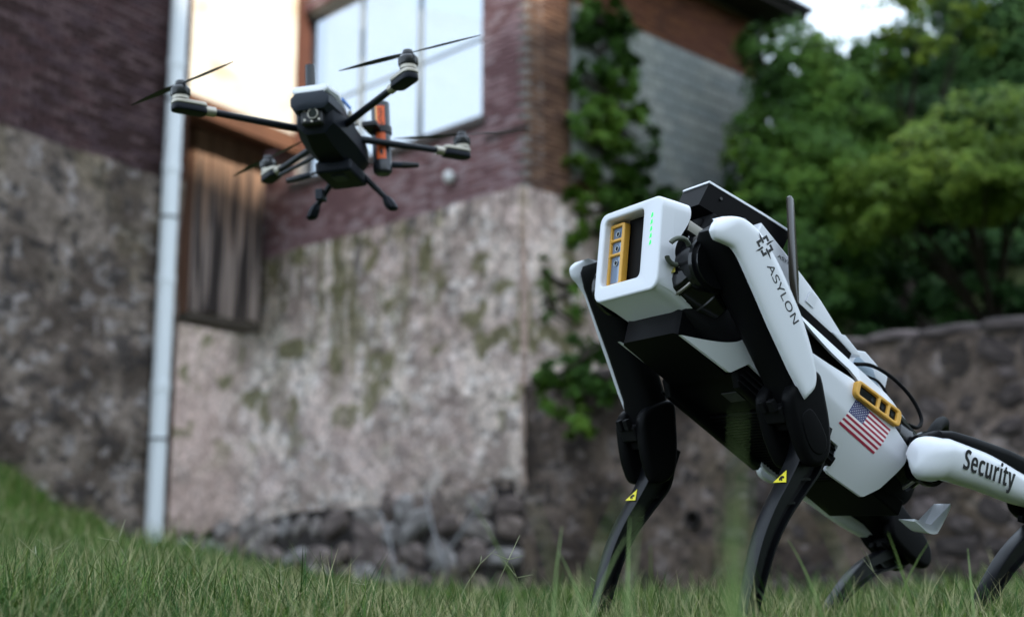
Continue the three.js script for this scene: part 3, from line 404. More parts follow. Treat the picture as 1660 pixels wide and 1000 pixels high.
// white flank panels
const flankY = (z) => 0.124 - 0.7 * Math.max(0, -0.035 - z) ** 1.25 - 1.2 * Math.max(0, z - 0.0) ** 1.5;
{
  const pw = (pts, x) => { for (let i = 1; i < pts.length; i++) if (x <= pts[i][0]) return lerp(pts[i - 1][1], pts[i][1], clamp((x - pts[i - 1][0]) / (pts[i][0] - pts[i - 1][0]))); return pts[pts.length - 1][1]; };
  const zTop = (x) => pw([[-0.24, -0.01], [-0.215, -0.002], [-0.15, 0.018], [-0.06, 0.026], [0.0, 0.014], [0.05, 0.006], [0.2, -0.006]], x);
  const zBot = (x) => pw([[-0.24, -0.06], [-0.2, -0.124], [-0.115, -0.13], [-0.104, -0.128], [-0.098, -0.088], [0.14, -0.083], [0.158, -0.112], [0.29, -0.118]], x);
  const xR = (v) => -0.218 - 0.014 * Math.sin(clamp(v) * 2.4) , xF = (v) => 0.264 - 0.084 * v + 0.06 * (v - 0.35) ** 2 - 0.05 * Math.sin(v * Math.PI);
  const face = (off) => (a, b) => { const v = b, x = lerp(xR(v), xF(v), a), z = lerp(zBot(x), zTop(x), b); return [x, flankY(z) - off, z]; };
  const outer = grid(120, 30, face(0)), inner = grid(120, 30, face(0.006));
  const rim = []; const edge = [...Array(121).keys()].map((i) => [i / 120, 0]).concat([...Array(31).keys()].map((i) => [1, i / 30]), [...Array(121).keys()].map((i) => [1 - i / 120, 1]), [...Array(31).keys()].map((i) => [0, 1 - i / 30]));
  const rimG = grid(edge.length - 1, 1, (a, b) => { const [u, v] = edge[Math.round(a * (edge.length - 1))]; return face(b * 0.006)(u, v); });
  const panel = merge([outer, inner, rimG]);
  for (const s of [1, -1]) mesh('side_panel', s > 0 ? panel : mirrorY(panel).translate(0, 0.006, 0.014), Mwhite, robot);
  // cooling slot under the panel
  for (const s of [1, -1]) { const S = (g) => (s > 0 ? g : mirrorY(g)); mesh('cooling_slot', S(plate([[0.15, -0.075], [-0.1, -0.075], [-0.112, -0.095], [-0.105, -0.122], [0.13, -0.122], [0.152, -0.1]], 0.08, 0.099, 0.004, false)), Mblack, robot); for (let i = 0; i < 4; i++) mesh('slot_rib', S(box(-0.1, 0.14, 0.098, 0.102, -0.118 + i * 0.011, -0.114 + i * 0.011, 0.0015)), Mblack, robot); }
  // flag
  const flagTex = canvasTex(760, 400, (c, w, h) => { for (let i = 0; i < 13; i++) { c.fillStyle = i % 2 ? '#f1e9ea' : '#a3213f'; c.fillRect(0, i * h / 13, w, h / 13 + 1); } c.fillStyle = '#2c2f66'; c.fillRect(0, 0, w * 0.4, h * 7 / 13); c.fillStyle = '#fff'; for (let r = 0; r < 9; r++) for (let q = 0; q < (r % 2 ? 5 : 6); q++) { const x = w * 0.4 * (q * 2 + 1 + (r % 2)) / 12, y = h * 7 / 13 * (r + 1) / 10; c.beginPath(); for (let k = 0; k < 10; k++) { const a = -Math.PI / 2 + k * Math.PI / 5, R = k % 2 ? 4.5 : 11; c.lineTo(x + R * Math.cos(a), y + R * Math.sin(a)); } c.fill(); } });
  mesh('flag_decal', grid(10, 12, (a, b) => { const x = lerp(-0.077, -0.172, a) - 0.0 * b, z = lerp(-0.06, -0.003, b); return [x + lerp(0.008, -0.002, b), flankY(z) + 0.0007, z - 0.0 * a]; }), std(0xffffff, 0.5, { map: flagTex }), robot);
  // side camera
  const cam = part('side_camera', robot);
  const pill = (x0, x1, z0, z1, r) => { const s = new THREE.Shape(); s.moveTo(x0 + r, z0); s.lineTo(x1 - r, z0); s.quadraticCurveTo(x1, z0, x1, z0 + r); s.lineTo(x1, z1 - r); s.quadraticCurveTo(x1, z1, x1 - r, z1); s.lineTo(x0 + r, z1); s.quadraticCurveTo(x0, z1, x0, z1 - r); s.lineTo(x0, z0 + r); s.quadraticCurveTo(x0, z0, x0 + r, z0); return s; };
  globalThis.pillShape = pill;
  const bez = pill(-0.06, 0.06, -0.0165, 0.0165, 0.012); const holes = [[0.004, 0.05], [-0.022, -0.003], [-0.048, -0.029]];
  for (const [a, b] of holes) bez.holes.push(pill(Math.min(a, b), Math.max(a, b), -0.0095, 0.0095, 0.003));
  mesh('bezel', plate(bez, -0.006, 0.006, 0.0025), Mamber, cam);
  for (const [a, b] of holes) { mesh('lens_window', box(Math.min(a, b) - 0.001, Math.max(a, b) + 0.001, -0.005, 0.001, -0.0105, 0.0105), Mlens, cam); mesh('lens', rod([(a + b) / 2 - (b - a > 0.03 ? 0.012 : 0), 0.001, -0.001], [(a + b) / 2 - (b - a > 0.03 ? 0.012 : 0), 0.0024, -0.001], 0.0042, 0.0036, 18), Mgloss, cam); }
  cam.position.set(-0.124, 0.1255, 0.017); cam.rotation.set(0.1, 0.1, 0);
}
{ // top shell, payload, rear parts
  const U = [[-0.117, 0.034], [-0.112, 0.058], [-0.095, 0.07], [0.095, 0.07], [0.112, 0.058], [0.117, 0.034], [0.111, 0.034], [0.106, 0.055], [0.09, 0.064], [-0.09, 0.064], [-0.106, 0.055], [-0.111, 0.034]];
  const shellG = loft(Array.from({ length: 25 }, (_, i) => { const s = i / 24, x = lerp(0.19, -0.285, s), dr = -0.012 - 0.034 * smooth(0.7, 1, s), k = 1 - 0.08 * smooth(0.85, 1, s), lift = 0.02 * smooth(0.45, 0.0, s) - 0.012 * smooth(0.5, 0.62, s) + 0.02 * smooth(0.6, 0.8, s); return U.map(([y, z]) => [x, y * k, z + dr * (z > 0.05 ? 1 : 0.5) + (z < 0.05 ? lift : 0) + 0.01]); }));
  mesh('top_shell', shellG, Mwhite, robot);
  mesh('payload_rail', box(-0.06, 0.2, -0.092, 0.092, 0.062, 0.088, 0.002), Mblack, robot);
  const top = part('payload_box', robot);
  mesh('payload_cover', plate([[0.225, 0.086], [0.222, 0.16], [0.15, 0.148], [0.045, 0.126], [-0.035, 0.1], [-0.068, 0.086]], -0.09, 0.09, 0.004), Mwhite, top);
  mesh('cover_flare', plate([[0.0, 0.088], [-0.03, 0.103], [-0.072, 0.096], [-0.078, 0.09], [-0.06, 0.083], [-0.03, 0.086]], -0.094, 0.094, 0.002), Mwhite, top);
  mesh('cover_step', box(0.055, 0.075, 0.0905, 0.0925, 0.1, 0.122), Mwhite, top);
  const sm = flatText('ASYLON', font, 0.05, 0.006).applyMatrix4(new THREE.Matrix4().makeBasis(V(-1, 0, 0), V(0, 0, 1), V(0, 1, 0))); mesh('small_lettering', sm.rotateY(0.2).translate(0.165, 0.0903, 0.128), std(lin(0.1, 0.1, 0.11), 0.6), top);
  const foot = [[0.318, -0.035], [0.318, 0.035], [0.212, 0.073], [0.16, 0.088], [0.16, -0.088], [0.212, -0.073]];
  const prism = (pts, z0, z1, sh = 1, tilt = 0) => { const g = new THREE.ExtrudeGeometry(outline(pts.map(([x, y]) => [x * sh + (1 - sh) * 0.22, y * sh])), { depth: z1 - z0, bevelEnabled: false }); return toCreasedNormals(g.translate(0, 0, z0), 0.3); };
  mesh('sensor_hood', prism(foot, 0.1865, 0.1905, 1.02), Mwhite, top);
  mesh('hood_front', prism(foot, 0.138, 0.1863), Mblack, top);
  for (const p of [[0.29, 0.046, 0.17], [0.24, 0.064, 0.15]]) mesh('screw', rod([p[0], p[1] - 0.002, p[2]], [p[0] + 0.0006, p[1] + 0.002, p[2]], 0.003, 0.003, 8), Mgloss, top);
  mesh('sensor_block', merge([box(0.2, 0.292, -0.05, 0.05, 0.07, 0.139, 0.006), box(0.25, 0.3, -0.03, 0.03, 0.1, 0.13, 0.008), box(0.16, 0.27, 0.03, 0.085, 0.06, 0.12, 0.01)]), Mmatt, top);
  for (const [x, y, z] of [[0.292, 0.02, 0.12], [0.28, 0.045, 0.09], [0.27, 0.03, 0.078]]) mesh('screw', rod([x, y, z], [x + 0.004, y, z], 0.003, 0.003, 8), Mscrew, top);
  // antenna blade
  const ax = [[0.104, 0.108, 0.07], [0.128, 0.108, 0.105], [0.2, 0.104, 0.228], [0.203, 0.104, 0.232]], rr = [[0.008, 0.005], [0.016, 0.0055], [0.0125, 0.004], [0.003, 0.002]], dx = V(0.099, 0, 0.162).normalize(), nx = V(0, 0.35, 0).add(V(0.162, 0, -0.099).normalize()).normalize();
  mesh('antenna', loft(ax.map((c, i) => ring(18, (t) => { const q = V(...c).addScaledVector(nx, rr[i][0] * Math.cos(t)).addScaledVector(nx.clone().cross(dx).normalize(), rr[i][1] * Math.sin(t)); return [q.x, q.y, q.z]; }))), phy(lin(0.02, 0.014, 0.011), 0.22), robot);
  // rear relay box with cables
  const bx = part('relay_box', robot);
  mesh('case', plate([[-0.085, 0.085], [-0.09, 0.122], [-0.12, 0.138], [-0.19, 0.13], [-0.198, 0.088], [-0.16, 0.078]], -0.02, 0.052, 0.003), Mwhite, bx);
  mesh('case_recess', plate([[-0.1, 0.09], [-0.104, 0.118], [-0.15, 0.118], [-0.185, 0.092]], 0.0518, 0.0535, 0.0005), std(srgb(150, 166, 182), 0.5), bx);
  mesh('cable', tube([[-0.1, 0.06, 0.094], [-0.13, 0.066, 0.112], [-0.18, 0.075, 0.118], [-0.235, 0.085, 0.105], [-0.262, 0.093, 0.08], [-0.252, 0.1, 0.056], [-0.232, 0.1, 0.048]], 0.0036), Mmatt, bx);
  mesh('cable', tube([[-0.13, 0.06, 0.09], [-0.16, 0.064, 0.098], [-0.185, 0.068, 0.088], [-0.19, 0.07, 0.072]], 0.0026), Mmatt, bx);
  mesh('rear_cap', loft([[-0.24, 1], [-0.29, 0.96], [-0.325, 0.82], [-0.335, 0.6]].map(([x, k]) => ring(28, (t) => { const [a, b] = sup(t, 0.5); return [x, 0.1 * k * a, 0.018 + 0.05 * k * b]; }))), Mblack, robot);
  mesh('carry_handle', tube([[-0.3, 0.085, 0.05], [-0.318, 0.075, 0.1], [-0.36, 0.045, 0.145], [-0.4, 0.01, 0.15], [-0.43, -0.04, 0.12], [-0.43, -0.08, 0.05]], 0.011, 50, 10), Mmatt, robot);
  const arc = Array.from({ length: 13 }, (_, i) => { const t = i / 12; return t < 0.4 ? [lerp(-0.318, -0.35, t / 0.4), -0.1] : [-0.35 - 0.036 * Math.sin((t - 0.4) / 0.6 * 1.45), -0.1 + 0.036 * (1 - Math.cos((t - 0.4) / 0.6 * 1.45)) + 0.17 * Math.max(0, t - 0.75)]; });
  mesh('rear_bumper', loft([0.106, 0.098, 0.09, 0.082, 0.074].map((y, k) => arc.map(([x, z]) => [x + k * 0.002, y, z]).concat(arc.slice().reverse().map(([x, z]) => [x + 0.003, y, z + 0.0035])))), Mwhite, robot);
}
{ // hips: roll motors and links
  for (const [x, s] of [[0.298, 1], [0.298, -1], [-0.272, 1], [-0.272, -1]]) {
    const h = part('hip', robot), f = Math.sign(x), prof = [[0, -0.08], [0.05, -0.08], [0.06, -0.072], [0.062, -0.04], [0.06, -0.038], [0.06, 0.0], [0.062, 0.002], [0.06, 0.02], [0.05, 0.03], [0.03, 0.034], [0, 0.034]].map((p) => new THREE.Vector2(...p));
    mesh('hip_motor', toCreasedNormals(new THREE.LatheGeometry(prof.map((p) => new THREE.Vector2(p.x, p.y * f)), 36).rotateZ(-Math.PI / 2).translate(x, s * 0.062, 0), 0.6), Mgloss, h);
    mesh('hip_ring', new THREE.TorusGeometry(0.0605, 0.0035, 8, 40).rotateY(Math.PI / 2).translate(x + f * 0.008, s * 0.062, 0), Msteel, h);
    mesh('hip_link', merge([rod([x, s * 0.085, 0], [x, s * 0.145, 0], 0.042, 0.044, 32), rod([x, s * 0.128, 0], [x, s * 0.136, 0], 0.049, 0.049, 32)]), Mgloss, h);
    for (let k = 0; k < 7; k++) { const a = k / 7 * 6.283 + 0.3; mesh('screw', rod([x + f * 0.032, s * 0.062 + 0.042 * Math.cos(a), 0.042 * Math.sin(a)], [x + f * 0.0345, s * 0.062 + 0.042 * Math.cos(a), 0.042 * Math.sin(a)], 0.0026, 0.0026, 8), Mscrew, h); }
  }
  const B = new THREE.Matrix4().makeBasis(V(0, 1, 0), V(0, 0, 1), V(1, 0, 0));
  mesh('warning_sticker', triGeo.clone().scale(0.9, 0.9, 1).applyMatrix4(B).translate(0.3335, 0.082, -0.028), std(srgb(140, 130, 50), 0.6), robot);
  mesh('front_bracket', plate([[0.34, 0.05], [0.345, 0.068], [0.24, 0.084], [0.238, 0.066]], 0.07, 0.082, 0.001), Msteel, robot);
  mesh('cable_loop', new THREE.TorusGeometry(0.022, 0.0042, 10, 40, 5.2).rotateX(1.2).rotateZ(0.2).translate(0.348, 0.1, -0.006), Mcable, robot);
}
{ // head: white shroud round the stereo camera plate, raked forward at the top
  const head = part('head', robot), k = 25 * D, n = V(Math.cos(k), 0, -Math.sin(k)), up = V(Math.sin(k), 0, Math.cos(k)), C = V(0.38, 0, -0.004);
  const HB = new THREE.Matrix4().makeBasis(V(0, 1, 0), up, n).setPosition(C.x, C.y, C.z);   // own axes: a = left, b = up, c = out
  const P = (x0, x1, z0, z1, r) => pillShape(x0, x1, z0, z1, r), put = (g) => g.applyMatrix4(HB);
  const f = P(-0.09, 0.086, -0.08, 0.08, 0.022); f.holes.push(P(-0.073, 0.036, -0.052, 0.066, 0.011));
  const ex = (s, c0, c1, b) => toCreasedNormals(new THREE.ExtrudeGeometry(s, { depth: c1 - c0 - 2 * b, bevelEnabled: b > 0, bevelSize: b, bevelThickness: b, bevelOffset: -b, bevelSegments: 4, curveSegments: 14 }).translate(0, 0, c0 + b), 0.6);
  mesh('shroud', put(ex(f, -0.03, 0, 0.004)), Mwhite, head);
  // cowl behind the face: open tube with a slanting back edge and a deeper chin
  const pts = P(-0.09, 0.086, -0.08, 0.08, 0.022).getPoints(14), o = []; for (let i = 0; i < pts.length - 1; i++) { const A = pts[i], B = pts[i + 1], N = Math.max(1, Math.round(A.distanceTo(B) / 0.006)); for (let k = 0; k < N; k++) o.push([lerp(A.x, B.x, k / N), lerp(A.y, B.y, k / N)]); }
  const back = (a, b) => (b > -0.01 ? lerp(-0.034, -0.062, smooth(-0.01, 0.06, b)) : lerp(-0.034, -0.068, smooth(-0.01, -0.08, b))) - (b < -0.07 ? 0.016 * smooth(0.05, 0.085, Math.abs(a)) : 0), drop = (a, b, q) => (b < -0.03 ? 0.026 * q * smooth(-0.03, -0.08, b) : 0);
  mesh('cowl', put(loft([o.map(([a, b]) => [a * 0.995, b * 0.995, -0.004]), o.map(([a, b]) => [a, b - drop(a, b, 0.4), back(a, b) * 0.5]), o.map(([a, b]) => [a * 0.98, b - drop(a, b, 1), back(a, b)]), o.map(([a, b]) => [a * 0.95, b * 0.96 - drop(a, b, 1), back(a, b)]), o.map(([a, b]) => [a * 0.95, b * 0.95, -0.03])], false)), Mwhite, head);
  mesh('back_plate', put(ex(P(-0.076, 0.072, -0.066, 0.066, 0.01), -0.07, -0.036, 0.003)), Mmatt, head);
  // camera plate
  const cp = P(-0.078, -0.032, -0.053, 0.061, 0.008), hs = [[0.034, 0.055], [0.008, 0.029], [-0.046, 0.003]];
  for (const [a, b] of hs) cp.holes.push(P(-0.0695, -0.0405, a, b, 0.003));
  mesh('camera_bezel', put(ex(cp, -0.026, -0.013, 0.002)), Mamber, head);
  for (const [a, b] of hs) { mesh('camera_window', put(ex(P(-0.0705, -0.0395, a - 0.0005, b + 0.0005, 0.002), -0.024, -0.018, 0)), Mglassblue, head); mesh('camera_lens', put(rod([-0.055, b - 0.012, -0.0182], [-0.055, b - 0.012, -0.0165], 0.0045, 0.004, 20)), Mlens, head); mesh('camera_ring', put(new THREE.TorusGeometry(0.0045, 0.0006, 6, 20).translate(-0.055, b - 0.012, -0.0163)), std(srgb(190, 200, 205), 0.4), head); }
  mesh('camera_bezel', put(ex(P(0.024, 0.034, -0.05, 0.056, 0.004), -0.03, -0.015, 0.002)), Mamber, head);
  const mesh2 = canvasTex(128, 512, (c, w, h) => { c.fillStyle = '#0d0b0a'; c.fillRect(0, 0, w, h); c.fillStyle = '#020202'; for (let y = 0; y < 64; y++) for (let x = 0; x < 14; x++) { c.beginPath(); c.arc(x * 9.4 + (y % 2) * 4.7, y * 8 + 4, 3.1, 0, 7); c.fill(); } });
  mesh('grille', put(new THREE.PlaneGeometry(0.062, 0.13).translate(-0.007, 0.006, -0.0275)), phy(0xffffff, 0.6, { map: mesh2, specularIntensity: 0.2 }), head);
  const led = std(lin(0.02, 0.3, 0.08), 0.4, { emissive: lin(0.01, 0.5, 0.09), emissiveIntensity: 1 });
  for (let i = 0; i < 5; i++) mesh('indicator_light', put(ex(outline([[0.0582, 0.044 - i * 0.0118], [0.0635, 0.046 - i * 0.0118], [0.063, 0.0525 - i * 0.0118], [0.0598, 0.0515 - i * 0.0118]]), -0.0006, 0.0006, 0)), led, head);
}
// ---------------------------------------------------------------- hovering quadcopter (own axes: x forward, y left, z up)
{
  const dr = thing('quadcopter_drone', 'black quadcopter drone with white nose hovering in front of the window', 'drone');
  const P = at(537, 210, 2.78), fw = V(-0.18, 0, 0.984).normalize(), lf = yAxis.clone().cross(fw), up = V(0, 1, 0);
  dr.position.copy(P); dr.quaternion.setFromRotationMatrix(new THREE.Matrix4().makeBasis(fw, lf, up)); dr.quaternion.premultiply(new THREE.Quaternion().setFromAxisAngle(V(1, 0, 0), -0.04)).premultiply(new THREE.Quaternion().setFromAxisAngle(V(0, 0, 1), 0.06));
  const carbon = phy(lin(0.007, 0.009, 0.014), 0.4, { specularIntensity: 0.5 }), navy = phy(lin(0.006, 0.008, 0.014), 0.5, { specularIntensity: 0.35 }), grey = phy(lin(0.018, 0.023, 0.034), 0.45, { specularIntensity: 0.5 }), wht = phy(srgb(236, 238, 242), 0.35), alu = std(srgb(176, 170, 158), 0.4, { metalness: 0.7 }), blackM = std(lin(0.01, 0.01, 0.012), 0.5);
  const sec = (x, w, z0, z1, ch = 0.3) => { const c = Math.min(w, (z1 - z0) / 2) * ch * 2; return [[x, w, z0 + c], [x, w, z1 - c], [x, w - c, z1], [x, -w + c, z1], [x, -w, z1 - c], [x, -w, z0 + c], [x, -w + c, z0], [x, w - c, z0]]; };
  mesh('hull', loft([sec(0.12, 0.032, -0.034, 0.012), sec(0.112, 0.042, -0.05, 0.02), sec(0.06, 0.053, -0.066, 0.026), sec(0.0, 0.058, -0.074, 0.024), sec(-0.08, 0.055, -0.078, 0.02), sec(-0.135, 0.045, -0.072, 0.014), sec(-0.15, 0.038, -0.06, 0.004)]), navy, dr);
  mesh('nose_visor', loft([sec(0.15, 0.028, 0.0, 0.026, 0.2), sec(0.146, 0.043, -0.006, 0.034), sec(0.09, 0.049, -0.012, 0.04), sec(0.03, 0.047, -0.006, 0.034), sec(0.02, 0.04, 0.0, 0.03)]), grey, dr);
  mesh('nose_cover', loft([sec(0.146, 0.03, 0.03, 0.04), sec(0.14, 0.041, 0.034, 0.05), sec(0.08, 0.045, 0.038, 0.058), sec(0.0, 0.036, 0.03, 0.05), sec(-0.04, 0.028, 0.022, 0.04)]), wht, dr);
  mesh('blue_trim', box(-0.01, 0.05, 0.041, 0.0445, 0.045, 0.052), std(srgb(58, 120, 200), 0.5), dr);
  const cam = part('camera_gimbal', dr);
  mesh('camera_body', box(0.1, 0.138, -0.024, 0.024, -0.036, 0.0, 0.006), blackM, cam);
  mesh('camera_lens', rod([0.136, 0.006, -0.015], [0.144, 0.006, -0.016], 0.011, 0.01, 20), phy(lin(0.01, 0.01, 0.014), 0.05, { clearcoat: 1 }), cam);
  mesh('camera_ring', new THREE.TorusGeometry(0.011, 0.0012, 6, 22).rotateY(Math.PI / 2).translate(0.1445, 0.006, -0.016), alu, cam);
  for (const [y, z] of [[-0.014, -0.006], [-0.014, -0.027], [0.002, -0.031], [0.018, -0.028], [-0.005, -0.003], [0.019, -0.004]]) mesh('sensor', rod([0.137, y, z], [0.1405, y, z], 0.0026, 0.0026, 8), alu, cam);
  mesh('mast_antenna', rod([0.1, -0.012, 0.058], [0.1, -0.012, 0.114], 0.0115, 0.011, 20), phy(lin(0.004, 0.005, 0.008), 0.2), dr);
  mesh('battery', box(-0.13, 0.0, -0.042, 0.042, -0.1, -0.07, 0.008), navy, dr);
  mesh('belly_sensor', box(-0.06, -0.02, -0.012, 0.02, -0.1045, -0.095, 0.003), grey, dr);
  for (let i = 0; i < 6; i++) { const r = [0.012 * i - 0.06, 0.03 + (i % 2) * 0.012]; mesh('connector', box(r[0], r[0] + 0.009, r[1], r[1] + 0.008, 0.02, 0.03 + 0.003 * (i % 3), 0.001), i % 2 ? alu : blackM, dr); }
  // canister with an orange label
  const can = part('parachute_canister', dr); can.position.z = 0.022; const cx = -0.12, cy = 0.082;
  mesh('canister', toCreasedNormals(new THREE.LatheGeometry([[0, -0.1], [0.016, -0.1], [0.022, -0.094], [0.0225, -0.08], [0.0215, -0.078], [0.0215, 0.07], [0.021, 0.075], [0, 0.075]].map((p) => new THREE.Vector2(...p)), 32).rotateX(Math.PI / 2), 0.5).translate(cx, cy, 0), phy(lin(0.02, 0.022, 0.028), 0.3), can);
  const labelTex = canvasTex(96, 512, (c, w, h) => { c.fillStyle = '#e8632c'; c.fillRect(0, 0, w, h); c.fillStyle = '#f2b06a'; c.fillRect(0, 0, 18, h * 0.5); c.fillStyle = '#1c1414'; const r = rng(8); for (let i = 0; i < 9; i++) { const y = 30 + i * 27; c.fillRect(30 + r() * 14, y, 22 + r() * 22, 10 + r() * 8); } c.fillRect(40, 330, 22, 46); c.fillRect(34, 342, 10, 14); c.fillRect(40, 420, 24, 50); c.fillRect(34, 432, 10, 16); });
  const la = Math.atan2(0.3, 1.0);
  mesh('canister_label', grid(12, 1, (a, b) => { const t = la - 0.62 + a * 1.05, R = 0.0219; return [cx + R * Math.cos(t), cy + R * Math.sin(t), lerp(-0.068, 0.062, b)]; }), std(0xffffff, 0.45, { map: labelTex }), can);
  mesh('clamp', new THREE.CylinderGeometry(0.025, 0.025, 0.016, 28).rotateX(Math.PI / 2).translate(cx, cy, 0.006), blackM, can);
  mesh('clamp_arm', box(cx + 0.0, cx + 0.06, cy - 0.03, cy + 0.006, 0.0, 0.013, 0.003), blackM, can);
  mesh('grey_strip', grid(6, 1, (a, b) => { const t = la - 1.15 + a * 0.3, R = 0.0219; return [cx + R * Math.cos(t), cy + R * Math.sin(t), lerp(-0.072, -0.012, b)]; }), std(srgb(120, 128, 140), 0.4), can);
  // arms, motors, rotors at rest
  const bladeG = (() => { const n = 18, R = []; for (let i = 0; i <= n; i++) { const s = i / n, r = lerp(0.012, 0.165, s), c = 0.0088 * Math.pow(Math.sin(Math.PI * clamp(0.16 + 0.8 * s)), 0.7) * (1 - 0.35 * s), tw = lerp(0.4, 0.12, s); R.push([[-0.5, 0], [-0.15, 0.09], [0.35, 0.06], [0.5, 0], [0.2, -0.05], [-0.2, -0.03]].map(([a, b]) => [r, 2 * c * (a * Math.cos(tw)) , 2 * c * (a * Math.sin(tw) * 0.6 + b)])); } return loft(R); })();
  const M4 = [[0.247, 0.247, 1.33], [0.247, -0.247, 1.12], [-0.247, 0.247, 1.75], [-0.247, -0.247, 0.95]];
  for (const [x, y, ang] of M4) {
    const arm = part('arm', dr), a = Math.atan2(y, x), ux = Math.cos(a), uy = Math.sin(a), R = Math.hypot(x, y), dz = -0.006;
    mesh('arm_tube', rod([ux * 0.05, uy * 0.05, -0.012], [ux * (R - 0.05), uy * (R - 0.05), dz], 0.0085, 0.0075, 14), carbon, arm);
    mesh('arm_clamp', rod([ux * (R - 0.075), uy * (R - 0.075), dz], [ux * (R - 0.045), uy * (R - 0.045), dz], 0.0105, 0.0105, 14), alu, arm);
    const s = pillShape(-0.056, 0.019, -0.0175, 0.0175, 0.017);
    const pod = toCreasedNormals(new THREE.ExtrudeGeometry(s, { depth: 0.005, bevelEnabled: true, bevelSize: 0.002, bevelThickness: 0.002, bevelOffset: -0.002, bevelSegments: 3 }), 0.6).rotateZ(a).translate(x, y, 0.0);
    mesh('motor_mount', pod, alu, arm);
    const bot = toCreasedNormals(new THREE.ExtrudeGeometry(s, { depth: 0.008, bevelEnabled: true, bevelSize: 0.003, bevelThickness: 0.003, bevelOffset: -0.003, bevelSegments: 3 }), 0.6).rotateZ(a).translate(x, y, -0.0135);
    mesh('mount_cover', bot, navy, arm);
    mesh('motor_base', rod([x, y, 0.009], [x, y, 0.016], 0.0175, 0.0175, 24), alu, arm);
    mesh('motor', toCreasedNormals(new THREE.LatheGeometry([[0, 0.016], [0.019, 0.016], [0.0205, 0.02], [0.0205, 0.032], [0.016, 0.038], [0.009, 0.041], [0, 0.0415]].map((p) => new THREE.Vector2(...p)), 28).rotateX(Math.PI / 2).translate(x, y, 0), 0.5), phy(lin(0.012, 0.012, 0.014), 0.25), arm);
    for (let k = 0; k < 5; k++) { const b = a + k * 1.26 + 0.4; mesh('bolt', rod([x + 0.015 * Math.cos(b), y + 0.015 * Math.sin(b), 0.008], [x + 0.015 * Math.cos(b), y + 0.015 * Math.sin(b), 0.012], 0.0024, 0.0024, 8), alu, arm); }
    const rot = merge([bladeG.clone(), bladeG.clone().rotateZ(Math.PI), rod([0, 0, -0.002], [0, 0, 0.006], 0.012, 0.01, 18)]).rotateZ(ang).translate(x, y, 0.044);
    mesh('rotor', rot, std(lin(0.03, 0.03, 0.034), 0.45), arm);
  }
  // landing legs
  for (const s of [1, -1]) {
    const g = part('landing_leg', dr);
    mesh('strut', rod([-0.115, s * 0.03, -0.07], [-0.13, s * 0.086, -0.134], 0.0075, 0.0065), carbon, g);
    mesh('strut_foot', loft([[0, 0.008], [0.2, 0.012], [0.5, 0.0145], [0.85, 0.0145], [1, 0.009]].map(([t, r]) => ring(8, (q) => [-0.13 - 0.004 * t + r * Math.cos(q), s * (0.084 + 0.016 * t) + r * Math.sin(q), -0.128 - 0.034 * t]))), navy, g);
    if (s < 0) mesh('strut_sensor', box(-0.142, -0.112, -0.082, -0.062, -0.122, -0.096, 0.003), grey, g);
    const an = part('tail_antenna', dr);
    mesh('lead', tube([[-0.12, s * 0.04, -0.045], [-0.13, s * 0.075, -0.046], [-0.14, s * 0.105, -0.052]], 0.0022, 16, 6), blackM, an);
    mesh('antenna_body', rod([-0.14, s * 0.1, -0.05], [-0.142, s * 0.125, -0.053], 0.0075, 0.0075, 14), grey, an);
    mesh('antenna_tip', rod([-0.142, s * 0.125, -0.053], [-0.146, s * 0.162, -0.056], 0.0085, 0.0055, 14), blackM, an);
  }
  mesh('brace', rod([-0.06, -0.045, -0.03], [-0.2, -0.2, -0.02], 0.005, 0.005), carbon, dr);
}
